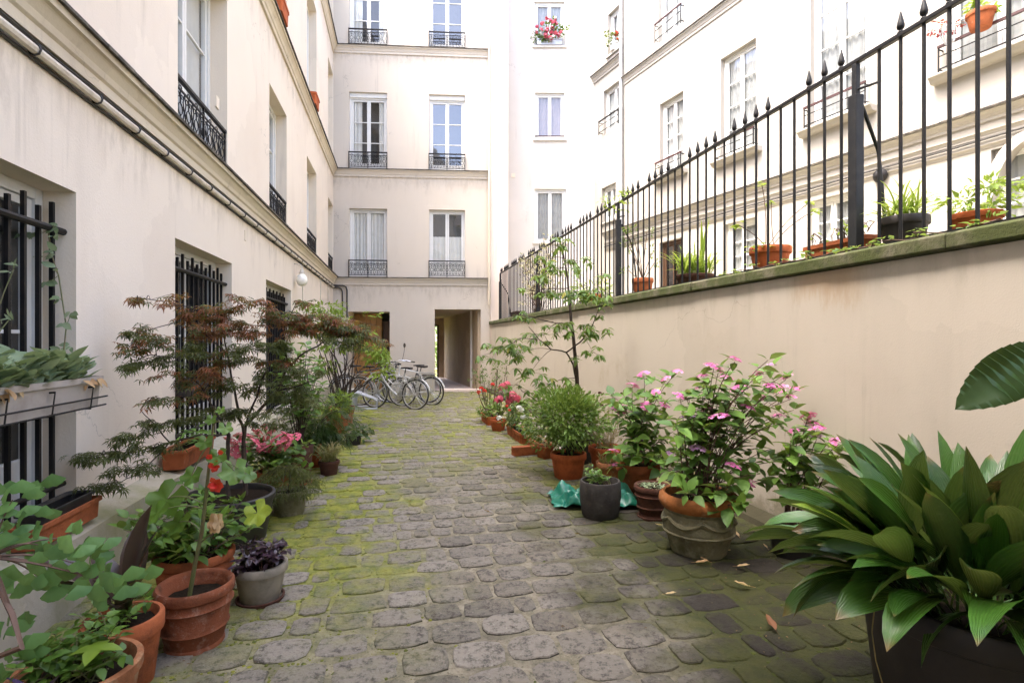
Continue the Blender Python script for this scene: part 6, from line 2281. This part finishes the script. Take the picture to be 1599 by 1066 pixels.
for k in range(40):
    e = FW.at(s0 + (s1 - s0) * k / 39, .06 + .07 * sin(k * 1.3) + rd.uniform(-.03, .03), CZ + rd.uniform(0, .035)) - c0
    pts.append(e)
    if rd.random() < .75:
        for j in range(rd.choice((2, 4, 7))):
            a = rd.uniform(0, 6.28)
            leaf(mf, 'ovate', e + V((rd.uniform(-.05, .05), rd.uniform(-.05, .05), .015)), (cos(a), sin(a), rd.uniform(-.1, .4)), V((0, 0, 1)) + rv(rd, .4), rd.uniform(.03, .065), rnd=rd)
ms.tube(pts, .004, 5)
ms.build('stems', M['stem_red'], t)
mf.build('foliage', M['lf_tree'], t, smooth=True)

# ---- flowers on the far windows
a, b, c, d = TW[0]
p = FT.at((a + b) / 2, -.02, c)
t, zs = trough('window_box', 'window box overflowing with pink and white geraniums on the white house', 'window box', p, 0, .85, .17, .18, 'zinc')
mf = MB()
blob_leaves(mf, (0, -.04, .42), (.50, .18, .32), 420, 'round', .07, rd, clumps=22)
mf.build('foliage', M['lf_mid'], t, smooth=True)
h1, h2 = Heads(.07, 30, 'fl_rose', 'ball', seed=31), Heads(.06, 26, 'fl_white', 'ball', seed=32, name='pale_flower_head')
for k in range(34):
    a_, q = rd.uniform(0, 6.28), sqrt(rd.random())
    (h1 if rd.random() < .72 else h2).put(t, (.46 * q * cos(a_), -.15 - .08 * rd.random(), .44 + .32 * q * sin(a_)), rd.uniform(.7, 1.1), (.9, 0), rnd=rd)
a, b, c, d = RW['g']
t, zs = pot('potted_geranium', 'white pot of dark red flowers on the narrow window by the downpipe', 'potted plant', FR.at((a + b) / 2, -.0, c), .16, .12, .22, 'white')
mf = MB()
blob_leaves(mf, (0, 0, .36), (.3, .16, .18), 160, 'round', .07, rd, clumps=9)
mf.build('foliage', M['lf_dark'], t, smooth=True)
h1 = Heads(.06, 22, 'fl_red', 'ball', seed=33)
for k in range(6):
    h1.put(t, (rd.uniform(-.2, .25), -.12, rd.uniform(.25, .5)), .8, rnd=rd)
a, b, c, d = RW['d']
zr = c + .42
p = FR.at(FR.s(1533, -.2), -.22, FR.z(1533, 45, -.22))
t, zs = pot('potted_fern', 'orange pot of light green leaves hooked on the window railing of the pale house', 'potted plant', p, .17, .12, .24, 'terra')
mf = MB()
blob_leaves(mf, (0, 0, .34), (.22, .18, .14), 180, 'dia', .08, rd, clumps=9)
mf.build('foliage', M['lf_lime'], t)
mb = MB()
mb.tube([(-.14, -.06, .2), (-.1, .12, .22)], .008, 4)
mb.build('hook', M['iron'], t)
mb = MB()
mb.tube([(.14, .06, .2), (.1, .14, .22)], .008, 4)
mb.build('hook', M['iron'], t)
p = FR.at(FR.s(1486, -.15), -.2, FR.z(1486, 66, -.2))
t = thing('hanging_basket', 'small wire basket with drooping crimson flowers on the railing end', 'basket', p)
mb = MB()
for k in range(8):
    a_ = k * pi / 4
    mb.tube([(.05 * cos(a_), .05 * sin(a_), 0), (.09 * cos(a_), .09 * sin(a_), .1), (.12 * cos(a_), .12 * sin(a_), .22)], .008, 5)
for r, z in ((.05, 0), (.12, .22)):
    mb.tube([(r * cos(k * pi / 6), r * sin(k * pi / 6), z) for k in range(12)], .008, 5, closed=True)
mb.build('basket_frame', M['zinc'], t)
mf = MB()
blob_leaves(mf, (-.05, 0, .26), (.3, .12, .10), 110, 'petal', .05, rd, clumps=10, hang=.4)
M['fl_crimson'] = petal('petal_crimson', (.20, .008, .03), (.32, .03, .07))
mf.build('flowers', M['fl_crimson'], t)

# ---- shrub in the yard beyond the passage
t = thing('yard_shrub', 'green shrub growing in the yard seen through the passage', 'shrub', (-4.0, 27.6, 0))
ms, mf = MB(), MB()
ms.tube([(0, 0, 0), (.05, 0, 1.2)], .05, 6)
blob_leaves(mf, (0, 0, 1.5), (.9, .7, 1.2), 700, 'oval', .16, rd, clumps=26)
ms.build('trunk', M['bark'], t)
mf.build('foliage', M['lf_bush'], t)

# ---- fallen leaves
FLV = [(1095, 888, .075, 'curled tan fallen leaf close below the urn', 'lf_dry', .4), (1102, 884, .05, 'small brown fallen leaf touching the curled one below the urn', 'lf_dry', .1), (1160, 894, .07, 'pale yellow fallen leaf right of the urn foot', 'lf_dry', .9), (1162, 925, .085, 'pointed cream fallen leaf with a stalk on the dark damp setts', 'lf_dry', .98), (1047, 938, .055, 'tiny white fallen leaf alone in the middle of the setts', 'lf_dry', .99), (1205, 988, .085, 'rust brown oval fallen leaf near the brown tub', 'rust', .5),
       (1152, 843, .05, 'beige fallen leaf in the shade behind the urn', 'lf_dry', .8), (1210, 840, .06, 'straw coloured fallen leaf under the aspidistra tips', 'lf_dry', .8), (1196, 862, .04, 'narrow whitish fallen leaf under the aspidistra', 'lf_dry', .95), (1138, 868, .03, 'speck of pale petal beside the urn foot', 'lf_dry', .97), (902, 842, .05, 'small dark curled leaf in front of the charcoal pot', 'rust', .1), (1030, 828, .07, 'flat white fallen leaf at the saucer', 'lf_dry', .97),
       (565, 742, .05, 'dry twiggy leaf on the bright moss', 'rust', .1), (762, 806, .045, 'thin dark leaf on a worn grey sett', 'rust', .05), (640, 790, .04, 'crumpled little leaf on the grey centre of the lane', 'rust', .3)]
M['rust'] = leafmat('leaf_rust', (.10, .05, .025), (.30, .11, .04), rough=.7)
for (px, py, s_, lab, m_, va) in FLV:
    p = G(px, py)
    mb = MB()
    a = rd.uniform(0, 6.28)
    leaf(mb, tp_oval(.42, .25, -.25, .45, 6, .03), (-s_ / 2 * cos(a), -s_ / 2 * sin(a), 0.012), (cos(a), sin(a), .08), V((0, 0, 1)) + rv(rd, .2), s_ * 1.2, var=va)
    mb.tube([(-s_ / 2 * cos(a), -s_ / 2 * sin(a), .012), (-s_ * .85 * cos(a), -s_ * .85 * sin(a), .006)], .001, 3)
    o = mb.build('fallen_leaf', M[m_], None, smooth=True, loc=(p.x, p.y, .026))
    tag(o, lab, 'leaf', 'fallen leaves on the paving')

# ---- crumbs of leaf and bark litter gathered round the pots
mb = MB()
for k in range(620):
    Y = 2.2 + 7 * rd.random() ** 1.3
    cl = rd.choice((rd.gauss(1.75, .3), rd.gauss(-1.75, .25), rd.gauss(1.2, .5)))
    if not (-2.15 < cl < 2.3):
        continue
    a = rd.uniform(0, 6.28)
    leaf(mb, 'dia', (cl - .2165 * Y + .55, Y, .020 + rd.uniform(0, .006)), (cos(a), sin(a), rd.uniform(-.1, .2)), V((0, 0, 1)) + rv(rd, .3), rd.uniform(.006, .028), w=rd.uniform(.5, 1.2), rnd=rd)
M['litter'] = leafmat('leaf_litter', (.045, .028, .015), (.16, .10, .05), (.42, .34, .2), rough=.9, trans=.05)
tag(mb.build('leaf_litter', M['litter']), 'brown leaf crumbs scattered along the pots', 'litter', kind='stuff')
